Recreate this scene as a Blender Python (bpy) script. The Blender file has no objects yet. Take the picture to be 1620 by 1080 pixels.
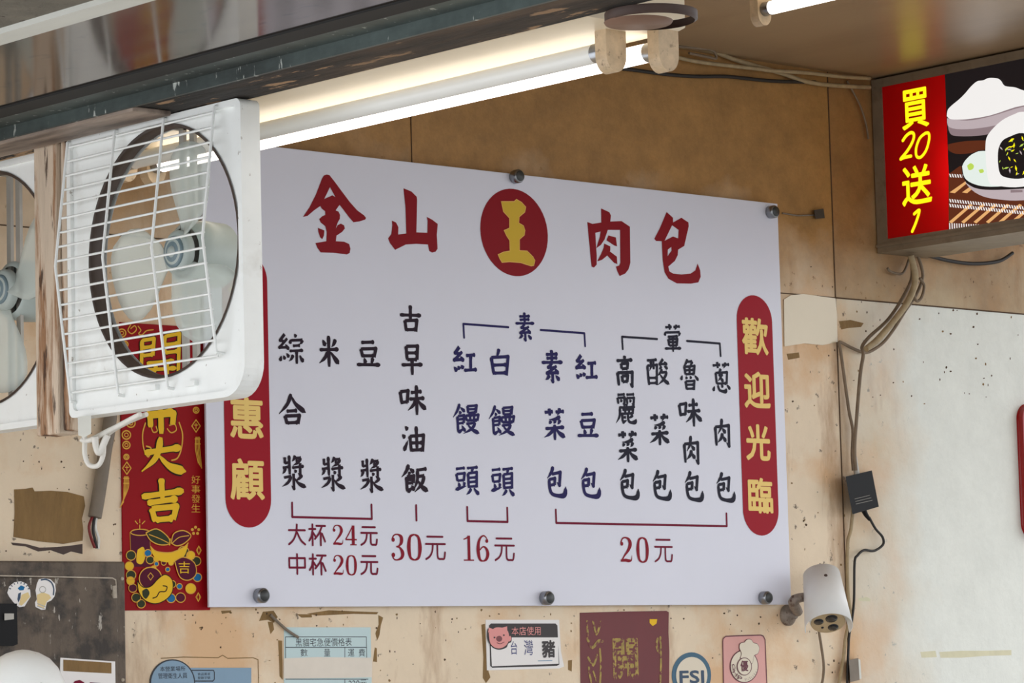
import bpy, math, random
from mathutils import Vector, Matrix
from mathutils.geometry import tessellate_polygon

random.seed(7)
SC = bpy.context.scene
COL = SC.collection

# ------------------------------------------------------------------ camera, world, exposure
W, H, F = 1620, 1080, 5182.6                       # frame and focal length in pixels
CAM = Vector((-3.740, -5.020, 1.6))
YAW, PIT, ROL = math.radians(42.0566), math.radians(5.9638), math.radians(-1.4851)
fw = Vector((math.sin(YAW) * math.cos(PIT), math.cos(YAW) * math.cos(PIT), math.sin(PIT)))
rt0 = Vector((math.cos(YAW), -math.sin(YAW), 0))
up0 = rt0.cross(fw)
RT = math.cos(ROL) * rt0 + math.sin(ROL) * up0
UP = -math.sin(ROL) * rt0 + math.cos(ROL) * up0
cam = bpy.data.cameras.new('camera')
cam.sensor_width = 36.0
cam.lens = 36.0 * F / W
cam.clip_start, cam.clip_end = 0.05, 200
camo = bpy.data.objects.new('camera', cam)
COL.objects.link(camo)
m3 = Matrix((RT, UP, -fw)).transposed()
camo.matrix_world = Matrix.Translation(CAM) @ m3.to_4x4()
SC.camera = camo

SC.view_settings.view_transform = 'Standard'
SC.view_settings.look = 'None'
SC.view_settings.gamma = 1
SC.view_settings.use_curve_mapping = False
SC.view_settings.exposure = 0.42

wd = bpy.data.worlds.new('overcast_street')
SC.world = wd
wd.use_nodes = True
wn, wl = wd.node_tree.nodes, wd.node_tree.links
bg = wn['Background']
bg.inputs[0].default_value = (0.93, 0.96, 1.0, 1)
bg.inputs[1].default_value = 1.75


# ------------------------------------------------------------------ helpers: pixels to points on real planes
def ray(px, py):
    return RT * ((px - W / 2) / F) + UP * (-(py - H / 2) / F) + fw


def onY(px, py, y=0.0):
    d = ray(px, py)
    return CAM + d * ((y - CAM.y) / d.y)


def onX(px, py, x):
    d = ray(px, py)
    return CAM + d * ((x - CAM.x) / d.x)


def onZ(px, py, z):
    d = ray(px, py)
    return CAM + d * ((z - CAM.z) / d.z)


# ------------------------------------------------------------------ materials
MATS = {}


def mat(name, col, rough=.5, metal=0., var=.0, scale=10., spots=(), bump=0., bscale=60., emit=0., ecol=None,
        stretch=(1, 1, 1), spec=.5, alpha=1.):
    """base colour broken by noise, plus any number of dirt layers (colour, scale, low, high, amount, stretch)"""
    m = bpy.data.materials.new(name)
    m.use_nodes = True
    n, l = m.node_tree.nodes, m.node_tree.links
    b = n['Principled BSDF']
    b.inputs['Roughness'].default_value = rough
    b.inputs['Metallic'].default_value = metal
    b.inputs['Specular IOR Level'].default_value = spec
    tc = n.new('ShaderNodeTexCoord')

    def noise(sc, st, det=6):
        mp = n.new('ShaderNodeMapping')
        mp.inputs['Scale'].default_value = st
        l.new(tc.outputs['Object'], mp.inputs[0])
        t = n.new('ShaderNodeTexNoise')
        t.inputs['Scale'].default_value = sc
        t.inputs['Detail'].default_value = det
        t.inputs['Roughness'].default_value = .62
        l.new(mp.outputs[0], t.inputs[0])
        return t.outputs[0]
    cur = None
    if var:
        r = n.new('ShaderNodeValToRGB')
        r.color_ramp.elements[0].position, r.color_ramp.elements[1].position = .3, .7
        r.color_ramp.elements[0].color = (*[max(0, c * (1 - var)) for c in col], 1)
        r.color_ramp.elements[1].color = (*[min(1, c * (1 + var)) for c in col], 1)
        l.new(noise(scale, stretch), r.inputs[0])
        cur = r.outputs[0]
    for (c, sc, lo, hi, am, st) in spots:
        r = n.new('ShaderNodeValToRGB')
        r.color_ramp.elements[0].position, r.color_ramp.elements[1].position = lo, hi
        r.color_ramp.elements[0].color = (0, 0, 0, 1)
        r.color_ramp.elements[1].color = (am, am, am, 1)
        l.new(noise(sc, st, 8), r.inputs[0])
        mx = n.new('ShaderNodeMix')
        mx.data_type = 'RGBA'
        l.new(r.outputs[0], mx.inputs[0])
        if cur is None:
            mx.inputs[6].default_value = (*col, 1)
        else:
            l.new(cur, mx.inputs[6])
        mx.inputs[7].default_value = (*c, 1)
        cur = mx.outputs[2]
    if cur is None:
        b.inputs['Base Color'].default_value = (*col, 1)
    else:
        l.new(cur, b.inputs['Base Color'])
    if bump:
        bp = n.new('ShaderNodeBump')
        bp.inputs['Strength'].default_value = bump
        bp.inputs['Distance'].default_value = .01
        l.new(noise(bscale, stretch), bp.inputs['Height'])
        l.new(bp.outputs[0], b.inputs['Normal'])
    if emit:
        b.inputs['Emission Color'].default_value = (*(ecol or col), 1)
        b.inputs['Emission Strength'].default_value = emit
    MATS[name] = m
    return m


def srgb(r, g, b):
    f = lambda v: (v / 255 / 12.92) if v / 255 <= .04045 else ((v / 255 + .055) / 1.055) ** 2.4
    return (f(r), f(g), f(b))


O = (1, 1, 1)
VS = (1, 1, .25)          # vertical streaks
HSY = (1, .2, 1)          # streaks along y


def wall_material(name, base, stain, lo_z, hi_z, ax='Z', amp=.8, lo=.72, hi=1.12):
    """painted board: specks and smears plus a greasy tide line whose height wanders with noise; along X, a plain tone change"""
    m = mat(name, base, .62, var=.07, scale=5, bump=.22, bscale=35, spots=(
        (srgb(216, 160, 98), 3.2, .49, .64, .6, O),
        (srgb(160, 112, 64), 9, .57, .70, .6, VS),
        (srgb(70, 48, 32), 42, .645, .69, .8, O)))
    n, l = m.node_tree.nodes, m.node_tree.links
    b = n['Principled BSDF']
    src = b.inputs['Base Color'].links[0].from_socket
    tc = n.new('ShaderNodeTexCoord')
    ge = n.new('ShaderNodeNewGeometry')
    sx = n.new('ShaderNodeSeparateXYZ')
    l.new(ge.outputs['Position'], sx.inputs[0])
    nz = n.new('ShaderNodeTexNoise')
    nz.inputs['Scale'].default_value = 4
    nz.inputs['Detail'].default_value = 8
    l.new(ge.outputs['Position'], nz.inputs[0])
    ad = n.new('ShaderNodeMath')
    ad.operation = 'MULTIPLY_ADD'
    ad.inputs[1].default_value = amp
    l.new(nz.outputs[0], ad.inputs[0])
    l.new(sx.outputs[ax], ad.inputs[2])
    mr = n.new('ShaderNodeMapRange')
    mr.inputs[1].default_value, mr.inputs[2].default_value = lo_z + amp / 2, hi_z + amp / 2
    l.new(ad.outputs[0], mr.inputs[0])
    mx = n.new('ShaderNodeMix')
    mx.data_type = 'RGBA'
    l.new(mr.outputs[0], mx.inputs[0])
    l.new(src, mx.inputs[6])
    st = n.new('ShaderNodeValToRGB')
    st.color_ramp.elements[0].position, st.color_ramp.elements[1].position = .36, .66
    st.color_ramp.elements[0].color = (*[c * lo for c in stain], 1)
    st.color_ramp.elements[1].color = (*[min(1, c * hi) for c in stain], 1)
    n2 = n.new('ShaderNodeTexNoise')
    n2.inputs['Scale'].default_value = 11
    n2.inputs['Detail'].default_value = 10
    n2.inputs['Roughness'].default_value = .82
    l.new(tc.outputs['Object'], n2.inputs[0])
    l.new(n2.outputs[0], st.inputs[0])
    l.new(st.outputs[0], mx.inputs[7])
    l.new(mx.outputs[2], b.inputs['Base Color'])
    return m


M_wall = wall_material('cream_painted_board', srgb(232, 212, 184), srgb(170, 126, 70), 2.26, 2.66)
M_wallw = mat('white_laminate_board', srgb(226, 228, 220), .45, var=.03, scale=3, bump=.05, spots=(
    (srgb(190, 180, 150), 4, .58, .75, .5, O), (srgb(90, 84, 66), 30, .70, .77, .7, O)))
M_wallur = wall_material('tan_painted_board', srgb(196, 176, 142), srgb(158, 116, 68), 2.30, 2.68)
M_wallw2 = wall_material('beige_to_white_board', srgb(214, 194, 164), srgb(232, 234, 226), 1.80, 2.08, 'X', .5, .93, 1.03)  # beige at its left end, fading to white along x with noise
M_seam = mat('dark_joint', srgb(84, 62, 42), .9, var=.3, scale=40)
M_ceil = mat('brown_laminate_ceiling', srgb(170, 144, 112), .32, var=.08, scale=2, bump=.05, bscale=120,
             spots=((srgb(120, 88, 60), 6, .5, .8, .5, HSY),))
M_soff = mat('dirty_stainless', srgb(108, 92, 76), .12, metal=.9, var=.18, scale=5, stretch=HSY, bump=.012, bscale=22,
             spots=((srgb(92, 76, 60), 7, .48, .66, .75, HSY), (srgb(48, 38, 30), 44, .61, .66, .9, (1, .4, 1))))
M_soff2 = mat('mouldy_concrete', srgb(112, 106, 94), .85, var=.25, scale=14, bump=.5, bscale=50,
              spots=((srgb(52, 36, 24), 60, .60, .68, .9, O),))
M_trimw = mat('white_pvc_strip', srgb(214, 214, 206), .5, var=.08, scale=12, stretch=HSY,
              spots=((srgb(120, 108, 92), 16, .6, .75, .6, HSY),))
M_blackstrip = mat('black_strip', srgb(20, 20, 21), .7, var=.3, scale=9, stretch=HSY)
M_green = mat('galvanised_angle', srgb(92, 104, 102), .5, metal=.55, var=.22, scale=26, spots=(
    (srgb(38, 38, 38), 4, .40, .62, .9, HSY), (srgb(200, 204, 198), 60, .63, .67, .9, (1, 1.2, .3))))
M_rust = mat('sooty_underside', srgb(30, 25, 21), .8, var=.5, scale=16, stretch=HSY, bump=.6, bscale=40, spots=(
    (srgb(176, 140, 104), 34, .585, .63, .9, (1, .25, 1)), (srgb(110, 88, 68), 3.4, .55, .66, .6, HSY)))
M_taupe = mat('taupe_lining', srgb(168, 150, 136), .6, var=.12, scale=9, stretch=HSY, spots=((srgb(60, 46, 38), 6, .50, .64, .85, HSY),))
M_header = mat('header_board', srgb(120, 96, 74), .8, var=.2, scale=10)
M_board = mat('white_acrylic_sheet', srgb(222, 223, 236), .33, var=.015, scale=4,
              spots=((srgb(140, 138, 140), 50, .76, .82, .35, O),))
M_red = mat('crimson_vinyl', srgb(160, 8, 32), .4, spec=.12)
M_title = mat('dark_red_vinyl', srgb(138, 12, 26), .4, spec=.12)
M_gold = mat('pale_gold_vinyl', srgb(246, 212, 128), .45, spec=.12)
M_gold2 = mat('mustard_vinyl', srgb(214, 178, 60), .45, spec=.12)
M_goldedge = mat('peach_vinyl_edge', srgb(240, 190, 110), .45, spec=.12)
M_ink = mat('black_vinyl', srgb(38, 22, 38), .45, spec=.12)
M_navy = mat('navy_vinyl', srgb(36, 30, 88), .45, spec=.12)
M_ink2 = mat('blue_black_vinyl', srgb(30, 28, 46), .45, spec=.12)
M_maroon = mat('maroon_vinyl', srgb(118, 8, 46), .45, spec=.12)
M_price = mat('crimson_price_vinyl', srgb(138, 8, 36), .45, spec=.12)
M_white = mat('white_plastic', srgb(246, 248, 246), .4, var=.04, scale=10, bump=.05, spots=(
    (srgb(176, 164, 146), 8, .58, .76, .35, O), (srgb(120, 96, 70), 60, .66, .70, .6, O)))
M_wire = mat('white_wire', srgb(244, 246, 244), .4)
M_wood = mat('peeling_painted_wood', srgb(214, 194, 172), .85, var=.14, scale=22, stretch=(1, 1, .08), bump=1.0, bscale=50, spots=(
    (srgb(150, 104, 66), 30, .50, .58, .9, (1, 1, .10)), (srgb(66, 42, 28), 46, .58, .62, .9, (1, 1, .14))))
M_motor = mat('grey_green_motor_plastic', srgb(178, 188, 184), .4, var=.06, scale=12)
M_hub = mat('blue_grey_hub', srgb(112, 132, 140), .35)
M_dark = mat('shaded_ring_plastic', srgb(64, 50, 42), .6, var=.3, scale=12)  # shadow inside the fan opening, put into the ring's colour
M_strut = mat('grey_steel', srgb(166, 162, 154), .45, metal=.4, var=.1, scale=20)
M_tube = mat('lit_fluorescent_tube', (1, 1, 1), .4, emit=2.4, ecol=(1.0, .93, .84))
M_tubeoff = mat('unlit_fluorescent_tube', srgb(240, 240, 236), .25)
M_fixt = mat('cream_enamel_batten', srgb(236, 220, 192), .4, var=.05, scale=6, stretch=HSY)
M_holder = mat('yellowed_lamp_holder', srgb(206, 180, 146), .5, var=.15, scale=60,
               spots=((srgb(90, 60, 40), 70, .60, .70, .8, O),))
M_bolt = mat('steel_standoff', srgb(150, 152, 156), .28, metal=1.0, var=.1, scale=80)
M_boltc = mat('dark_bolt_face', srgb(70, 72, 72), .45, metal=.6)
M_cable = mat('dusty_beige_cable', srgb(166, 146, 112), .7, var=.2, scale=40)
M_cable2 = mat('grey_brown_cable', srgb(126, 108, 88), .7, var=.2, scale=40)
M_cabled = mat('black_cable', srgb(40, 36, 34), .6)
M_cablew = mat('white_cable', srgb(226, 222, 214), .5, var=.06, scale=40)
M_black = mat('black_plastic', srgb(20, 20, 22), .55, spec=.2)
M_alu = mat('grimy_aluminium_frame', srgb(146, 132, 112), .5, metal=.35, var=.15, scale=14, spots=(
    (srgb(92, 76, 58), 20, .55, .75, .6, O),))
M_cab = mat('dirty_dark_cabinet', srgb(96, 82, 68), .6, var=.25, scale=16, stretch=(1, 1, .4), bump=.3, bscale=60, spots=(
    (srgb(40, 32, 26), 14, .47, .60, .9, O), (srgb(188, 180, 168), 70, .635, .67, .8, (1, 1, .35))))
M_cabl = mat('worn_pale_edge', srgb(176, 164, 148), .6, var=.3, scale=60)
M_paperred = mat('red_paper', srgb(150, 10, 20), .5, spec=.12, var=.08, scale=5)
M_paperdk = mat('dark_red_paper', srgb(104, 14, 20), .5, var=.1, scale=6)
M_pgold = mat('gold_print', srgb(238, 190, 38), .4, spec=.12)
M_pgoldl = mat('gold_line_print', srgb(226, 170, 66), .4, spec=.12)
M_pblack = mat('black_print', srgb(46, 24, 14), .5, spec=.12)
M_pplum = mat('plum_print', srgb(86, 14, 44), .5, spec=.12)
M_pgreen = mat('dark_green_print', srgb(52, 58, 36), .5, spec=.12)
M_pblue = mat('blue_print', srgb(30, 108, 160), .5, spec=.12)
M_worn = mat('worn_gold_foil', srgb(160, 134, 48), .5, var=.4, scale=60, spots=((srgb(104, 14, 20), 70, .50, .56, 1, O),))
M_sky = mat('pale_blue_paper', srgb(196, 218, 220), .6, var=.03, scale=8)
M_tape = mat('white_tape', srgb(226, 216, 202), .5, var=.05, scale=14)
M_steel = mat('steel_blue_label', srgb(128, 158, 182), .5, var=.04, scale=10)
M_print = mat('dark_text_print', srgb(40, 46, 56), .6)
M_pw = mat('white_paper', srgb(238, 234, 232), .55)
M_pk = mat('black_header_print', srgb(36, 24, 24), .5)
M_pink = mat('pig_pink_print', srgb(228, 148, 144), .5)
M_pinkd = mat('dark_pink_print', srgb(120, 54, 60), .5)
M_ghp = mat('salmon_label', srgb(220, 160, 152), .5, var=.05, scale=14)
M_ghpl = mat('maroon_outline_print', srgb(96, 24, 42), .5)
M_teal = mat('teal_print', srgb(44, 92, 118), .5)
M_fsi = mat('cream_label', srgb(226, 214, 192), .5)
M_fsit = mat('navy_letter_print', srgb(30, 62, 92), .5)
M_inkblue = mat('blue_ballpoint', srgb(50, 56, 120), .5)
M_rough = mat('torn_brown_backing', srgb(138, 108, 66), .85, var=.22, scale=24, stretch=(1, 1, .3), bump=.6, bscale=90)
M_residue = mat('yellowed_tape_residue', srgb(212, 206, 172), .5, var=.06, scale=30)
M_conduit = mat('grey_conduit', srgb(122, 110, 96), .6, var=.15, scale=20)
M_redwire = mat('red_wire', srgb(120, 22, 20), .5)
M_camw = mat('white_camera_shell', srgb(232, 232, 230), .4, var=.03, scale=16)
M_camf = mat('tan_camera_face', srgb(186, 164, 128), .5, var=.1, scale=40)
M_lens = mat('black_lens', srgb(24, 24, 28), .12)
M_corr = mat('corroded_bracket', srgb(150, 138, 128), .6, metal=.4, var=.3, scale=50, spots=(
    (srgb(90, 62, 48), 60, .52, .62, .9, O),))
M_redgloss = mat('glossy_red_panel', srgb(160, 22, 22), .15)
M_film = mat('glossy_white_film', srgb(222, 208, 180), .16, var=.03, scale=5, bump=.12, bscale=14)
M_disc = mat('brown_disc', srgb(128, 96, 78), .6, var=.12, scale=18)
M_discr = mat('dark_disc_rim', srgb(70, 50, 42), .6, var=.2, scale=18)
M_street = mat('pale_paving', srgb(150, 148, 144), .9, var=.1, scale=3)


def clear_mat(name, col, t, rough=.3):
    m = bpy.data.materials.new(name)
    m.use_nodes = True
    n, l = m.node_tree.nodes, m.node_tree.links
    b = n['Principled BSDF']
    b.inputs['Base Color'].default_value = (*col, 1)
    b.inputs['Roughness'].default_value = rough
    tr = n.new('ShaderNodeBsdfTransparent')
    mx = n.new('ShaderNodeMixShader')
    mx.inputs[0].default_value = t
    l.new(b.outputs[0], mx.inputs[1])
    l.new(tr.outputs[0], mx.inputs[2])
    l.new(mx.outputs[0], n['Material Output'].inputs[0])
    return m


M_blade = clear_mat('translucent_blade_plastic', srgb(226, 234, 228), .52)


def backlit(name, col):
    m = bpy.data.materials.new(name)
    m.use_nodes = True
    n, l = m.node_tree.nodes, m.node_tree.links
    b = n['Principled BSDF']
    b.inputs['Base Color'].default_value = (*col, 1)
    b.inputs['Roughness'].default_value = .35
    tl = n.new('ShaderNodeBsdfTranslucent')
    tl.inputs[0].default_value = (*col, 1)
    mx = n.new('ShaderNodeMixShader')
    mx.inputs[0].default_value = .6
    l.new(b.outputs[0], mx.inputs[1])
    l.new(tl.outputs[0], mx.inputs[2])
    l.new(mx.outputs[0], n['Material Output'].inputs[0])
    return m


L_red = backlit('backlit_red', srgb(232, 10, 14))


def lit(name, r, g, b, e=.72):
    return mat(name, srgb(r * .5, g * .5, b * .5), .35, emit=e, ecol=srgb(r, g, b), spec=.3)


L_yel = lit('backlit_yellow', 255, 240, 20, .8)
L_dark = lit('backlit_black', 26, 22, 24)
L_white = lit('backlit_white', 240, 238, 236)
L_grey = lit('backlit_grey', 186, 172, 176)
L_greyd = lit('backlit_dark_grey', 140, 122, 126)
L_brown = lit('backlit_brown', 92, 44, 26)
L_tan = lit('backlit_tan', 228, 172, 110)
L_green = lit('backlit_green', 186, 214, 90)
L_mint = lit('backlit_mint', 226, 236, 230)
L_lamp = mat('sign_inner_lamp', (1, 1, 1), .5, emit=13.0, ecol=(1, .97, .92))


# ------------------------------------------------------------------ object helpers
def tag(o, label=None, cat=None, group=None, kind=None):
    if label:
        o['label'] = label
    if cat:
        o['category'] = cat
    if group:
        o['group'] = group
    if kind:
        o['kind'] = kind
    return o


def thing(name, loc, label, cat, group=None):
    o = bpy.data.objects.new(name, None)
    COL.objects.link(o)
    o.location = loc
    o.empty_display_size = .05
    WORLD[o] = Vector(loc)
    return tag(o, label, cat, group)


WORLD = {}


class MB:
    """collects world-space geometry; build() links it as ONE mesh object with its origin at its own middle"""

    def __init__(s):
        s.v, s.f, s.mi, s.ms, s.sm = [], [], [], [], []

    def m(s, mt):
        if mt not in s.ms:
            s.ms.append(mt)
        return s.ms.index(mt)

    def add(s, vs, fs, mt, smooth=False):
        k = len(s.v)
        s.v += [Vector(p) for p in vs]
        i = s.m(mt)
        for f in fs:
            s.f.append(tuple(k + a for a in f))
            s.mi.append(i)
            s.sm.append(smooth)
        return s

    def box(s, a, b, mt):
        x0, y0, z0 = a
        x1, y1, z1 = b
        vs = [(x, y, z) for x in (x0, x1) for y in (y0, y1) for z in (z0, z1)]
        return s.add(vs, [(0, 1, 3, 2), (4, 6, 7, 5), (0, 4, 5, 1), (2, 3, 7, 6), (0, 2, 6, 4), (1, 5, 7, 3)], mt)

    def hull8(s, q0, q1, mt):
        """prism between two matching polygons"""
        n = len(q0)
        fs = [tuple(range(n)), tuple(range(2 * n - 1, n - 1, -1))]
        fs += [(i, (i + 1) % n, n + (i + 1) % n, n + i) for i in range(n)]
        return s.add(list(q0) + list(q1), fs, mt)

    def tube(s, pts, r, mt, n=8, cap=True):
        pts = [Vector(p) for p in pts]
        k = len(pts)
        rs = r if isinstance(r, (list, tuple)) else [r] * k
        vs, fs = [], []
        ref = None
        for i, p in enumerate(pts):
            d = (pts[min(i + 1, k - 1)] - pts[max(i - 1, 0)]).normalized()
            if ref is None:
                ref = d.orthogonal().normalized()
            ref = (ref - d * ref.dot(d)).normalized()
            q = d.cross(ref)
            for j in range(n):
                a = 2 * math.pi * j / n
                vs.append(p + (ref * math.cos(a) + q * math.sin(a)) * rs[i])
        for i in range(k - 1):
            for j in range(n):
                j2 = (j + 1) % n
                fs.append((i * n + j, i * n + j2, (i + 1) * n + j2, (i + 1) * n + j))
        s.add(vs, fs, mt, True)
        if cap:
            s.add(vs[:n], [tuple(range(n))], mt)
            s.add(vs[-n:], [tuple(range(n - 1, -1, -1))], mt)
        return s

    def lathe(s, c, ax, prof, mt, n=32, smooth=True):
        """prof: (distance along ax, radius)"""
        c, ax = Vector(c), Vector(ax).normalized()
        u = ax.orthogonal().normalized()
        w = ax.cross(u)
        vs, fs = [], []
        for (h, r) in prof:
            for j in range(n):
                a = 2 * math.pi * j / n
                vs.append(c + ax * h + (u * math.cos(a) + w * math.sin(a)) * max(r, 1e-5))
        for i in range(len(prof) - 1):
            for j in range(n):
                j2 = (j + 1) % n
                fs.append((i * n + j, i * n + j2, (i + 1) * n + j2, (i + 1) * n + j))
        return s.add(vs, fs, mt, smooth)

    def poly(s, loop, mt, holes=()):
        loops = [[Vector(p) for p in loop]] + [[Vector(p) for p in h] for h in holes]
        tri = tessellate_polygon(loops)
        vs = [p for lp in loops for p in lp]
        return s.add(vs, [tuple(t) for t in tri], mt)

    def build(s, name, parent=None, bevel=0.):
        if parent is not None:
            base = WORLD[parent]
        else:
            lo = Vector([min(p[i] for p in s.v) for i in range(3)])
            hi = Vector([max(p[i] for p in s.v) for i in range(3)])
            base = (lo + hi) / 2
        me = bpy.data.meshes.new(name)
        me.from_pydata([p - base for p in s.v], [], s.f)
        for mt in s.ms:
            me.materials.append(mt)
        me.polygons.foreach_set('material_index', s.mi)
        me.polygons.foreach_set('use_smooth', s.sm)
        me.update()
        o = bpy.data.objects.new(name, me)
        COL.objects.link(o)
        if parent is not None:
            o.parent = parent
            WORLD[o] = base
        else:
            o.location = base
            WORLD[o] = base
        if bevel:
            bv = o.modifiers.new('bevel', 'BEVEL')
            bv.width = bevel
            bv.segments = 2
            bv.limit_method = 'ANGLE'
        return o


def smooth(pts, n=6):
    """Catmull-Rom through the points (any dimension)"""
    k = len(pts)
    if k < 3:
        return [tuple(p) for p in pts]
    out = []
    for i in range(k - 1):
        p0, p1, p2, p3 = pts[max(i - 1, 0)], pts[i], pts[i + 1], pts[min(i + 2, k - 1)]
        for j in range(n):
            t = j / n
            out.append(tuple(.5 * (2 * b + (c - a) * t + (2 * a - 5 * b + 4 * c - d) * t * t + (3 * b - a - 3 * c + d) * t ** 3)
                             for a, b, c, d in zip(p0, p1, p2, p3)))
    out.append(tuple(pts[-1]))
    return out


def circ(cx, cy, rx, ry=None, n=28, a0=0, a1=360):
    ry = rx if ry is None else ry
    k = n if a1 - a0 >= 360 else n + 1
    return [(cx + rx * math.cos(math.radians(a0 + (a1 - a0) * i / n)), cy + ry * math.sin(math.radians(a0 + (a1 - a0) * i / n)))
            for i in range(k)]


# a flat surface on which things are printed or stuck: maps 2D surface metres to the world
class Face:
    def __init__(s, plane, at, lift=.0006):
        s.plane, s.at, s.lift, s.k = plane, at, lift, 0

    def px(s, x, y):
        """picture point to surface coordinates"""
        if s.plane == 'y':
            p = onY(x, y, s.at)
            return (p.x, p.z)
        p = onX(x, y, s.at)
        return (-p.y, p.z)

    def n(s):
        s.k = (s.k + 1) % 48
        return s.k * .011

    def w(s, u, v, k=1):
        d = s.at - s.lift * k
        return Vector((u, d, v)) if s.plane == 'y' else Vector((d, -u, v))


WALL = Face('y', 0)


# ------------------------------------------------------------------ brush lettering
def ribbon(mb, face, pts, ws, mt, k):
    """variable-width stroke; pts in surface metres"""
    n = len(pts)
    k += face.n()
    L, Rr = [], []
    for i in range(n):
        a, b = pts[max(i - 1, 0)], pts[min(i + 1, n - 1)]
        dx, dy = b[0] - a[0], b[1] - a[1]
        d = math.hypot(dx, dy) or 1
        nx, ny = -dy / d * ws[i] / 2, dx / d * ws[i] / 2
        L.append(face.w(pts[i][0] + nx, pts[i][1] + ny, k))
        Rr.append(face.w(pts[i][0] - nx, pts[i][1] - ny, k))
    fs = [(i, i + 1, n + i + 1, n + i) for i in range(n - 1)]
    mb.add(L + Rr, fs, mt)


def stroke(mb, face, kind, P, w, mt, k):
    def prof(ts, vs, n=14, path=None):
        pts, ws = [], []
        for i in range(n + 1):
            t = i / n
            pts.append(path(t))
            for a in range(len(ts) - 1):
                if ts[a] <= t <= ts[a + 1]:
                    q = (t - ts[a]) / (ts[a + 1] - ts[a])
                    q = q * q * (3 - 2 * q)
                    ws.append(w * (vs[a] * (1 - q) + vs[a + 1] * q))
                    break
        ribbon(mb, face, pts, ws, mt, k)

    def line(t):
        return (P[0][0] * (1 - t) + P[-1][0] * t, P[0][1] * (1 - t) + P[-1][1] * t)

    def bow(b):
        dx, dy = P[-1][0] - P[0][0], P[-1][1] - P[0][1]
        return lambda t: (line(t)[0] + dy * b * math.sin(math.pi * t), line(t)[1] - dx * b * math.sin(math.pi * t))

    def along(q):
        L = [0]
        for a, b in zip(q, q[1:]):
            L.append(L[-1] + math.hypot(b[0] - a[0], b[1] - a[1]))

        def f(t):
            d = t * L[-1]
            for i in range(len(q) - 1):
                if d <= L[i + 1] + 1e-12:
                    s_ = (d - L[i]) / ((L[i + 1] - L[i]) or 1)
                    return (q[i][0] * (1 - s_) + q[i + 1][0] * s_, q[i][1] * (1 - s_) + q[i + 1][1] * s_)
            return q[-1]
        return f
    if kind == 'h':
        prof((0, .08, .25, .75, .9, 1), (.55, .95, .78, .8, 1.2, .45), path=line)
    elif kind == 's':
        prof((0, .1, .3, .8, 1), (.6, 1.2, .95, .98, .7), path=line)
    elif kind == 'p':
        pa = bow(-.09) if len(P) == 2 else along(smooth(P))
        prof((0, .12, .5, 1), (.6, 1.15, .9, .22), path=pa)
    elif kind == 'n':
        pa = bow(.08) if len(P) == 2 else along(smooth(P))
        prof((0, .2, .72, .84, 1), (.35, .75, 1.35, 1.3, .15), path=pa)
    elif kind == 'd':
        prof((0, .35, .75, 1), (.25, .9, 1.25, .45), path=line)
    elif kind == 't':
        prof((0, .2, .6, 1), (.5, 1.2, .8, .2), path=line)
    elif kind in 'zk':
        for i in range(len(P) - 1):
            a, b = P[i], P[i + 1]
            f = lambda t, a=a, b=b: (a[0] * (1 - t) + b[0] * t, a[1] * (1 - t) + b[1] * t)
            last = i == len(P) - 2
            if kind == 'k' and last:
                prof((0, .3, 1), (1.05, .8, .12), 6, f)
            else:
                horiz = abs(b[0] - a[0]) > abs(b[1] - a[1])
                prof((0, .12, .8, 1), (.7, .85, .82, 1.05) if horiz else (1.05, 1.0, .95, .95), 8, f)
            if not last:
                kk = k + face.n()
                mb.poly([face.w(x, y, kk) for x, y in circ(b[0], b[1], w * .53, n=12)], mt)
    elif kind == 'c':
        prof((0, .08, .5, .82, .9, 1), (.6, 1.0, .95, 1.45, 1.2, .12), 26, along(smooth(P)))
    elif kind in 'lo':
        q = smooth(P) if kind == 'o' else P
        for a, b in zip(q, q[1:]):
            ribbon(mb, face, [a, b], [w, w], mt, k)
        for a in q:
            kk = k + face.n()
            mb.poly([face.w(x, y, kk) for x, y in circ(a[0], a[1], w / 2, n=10)], mt)


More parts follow.
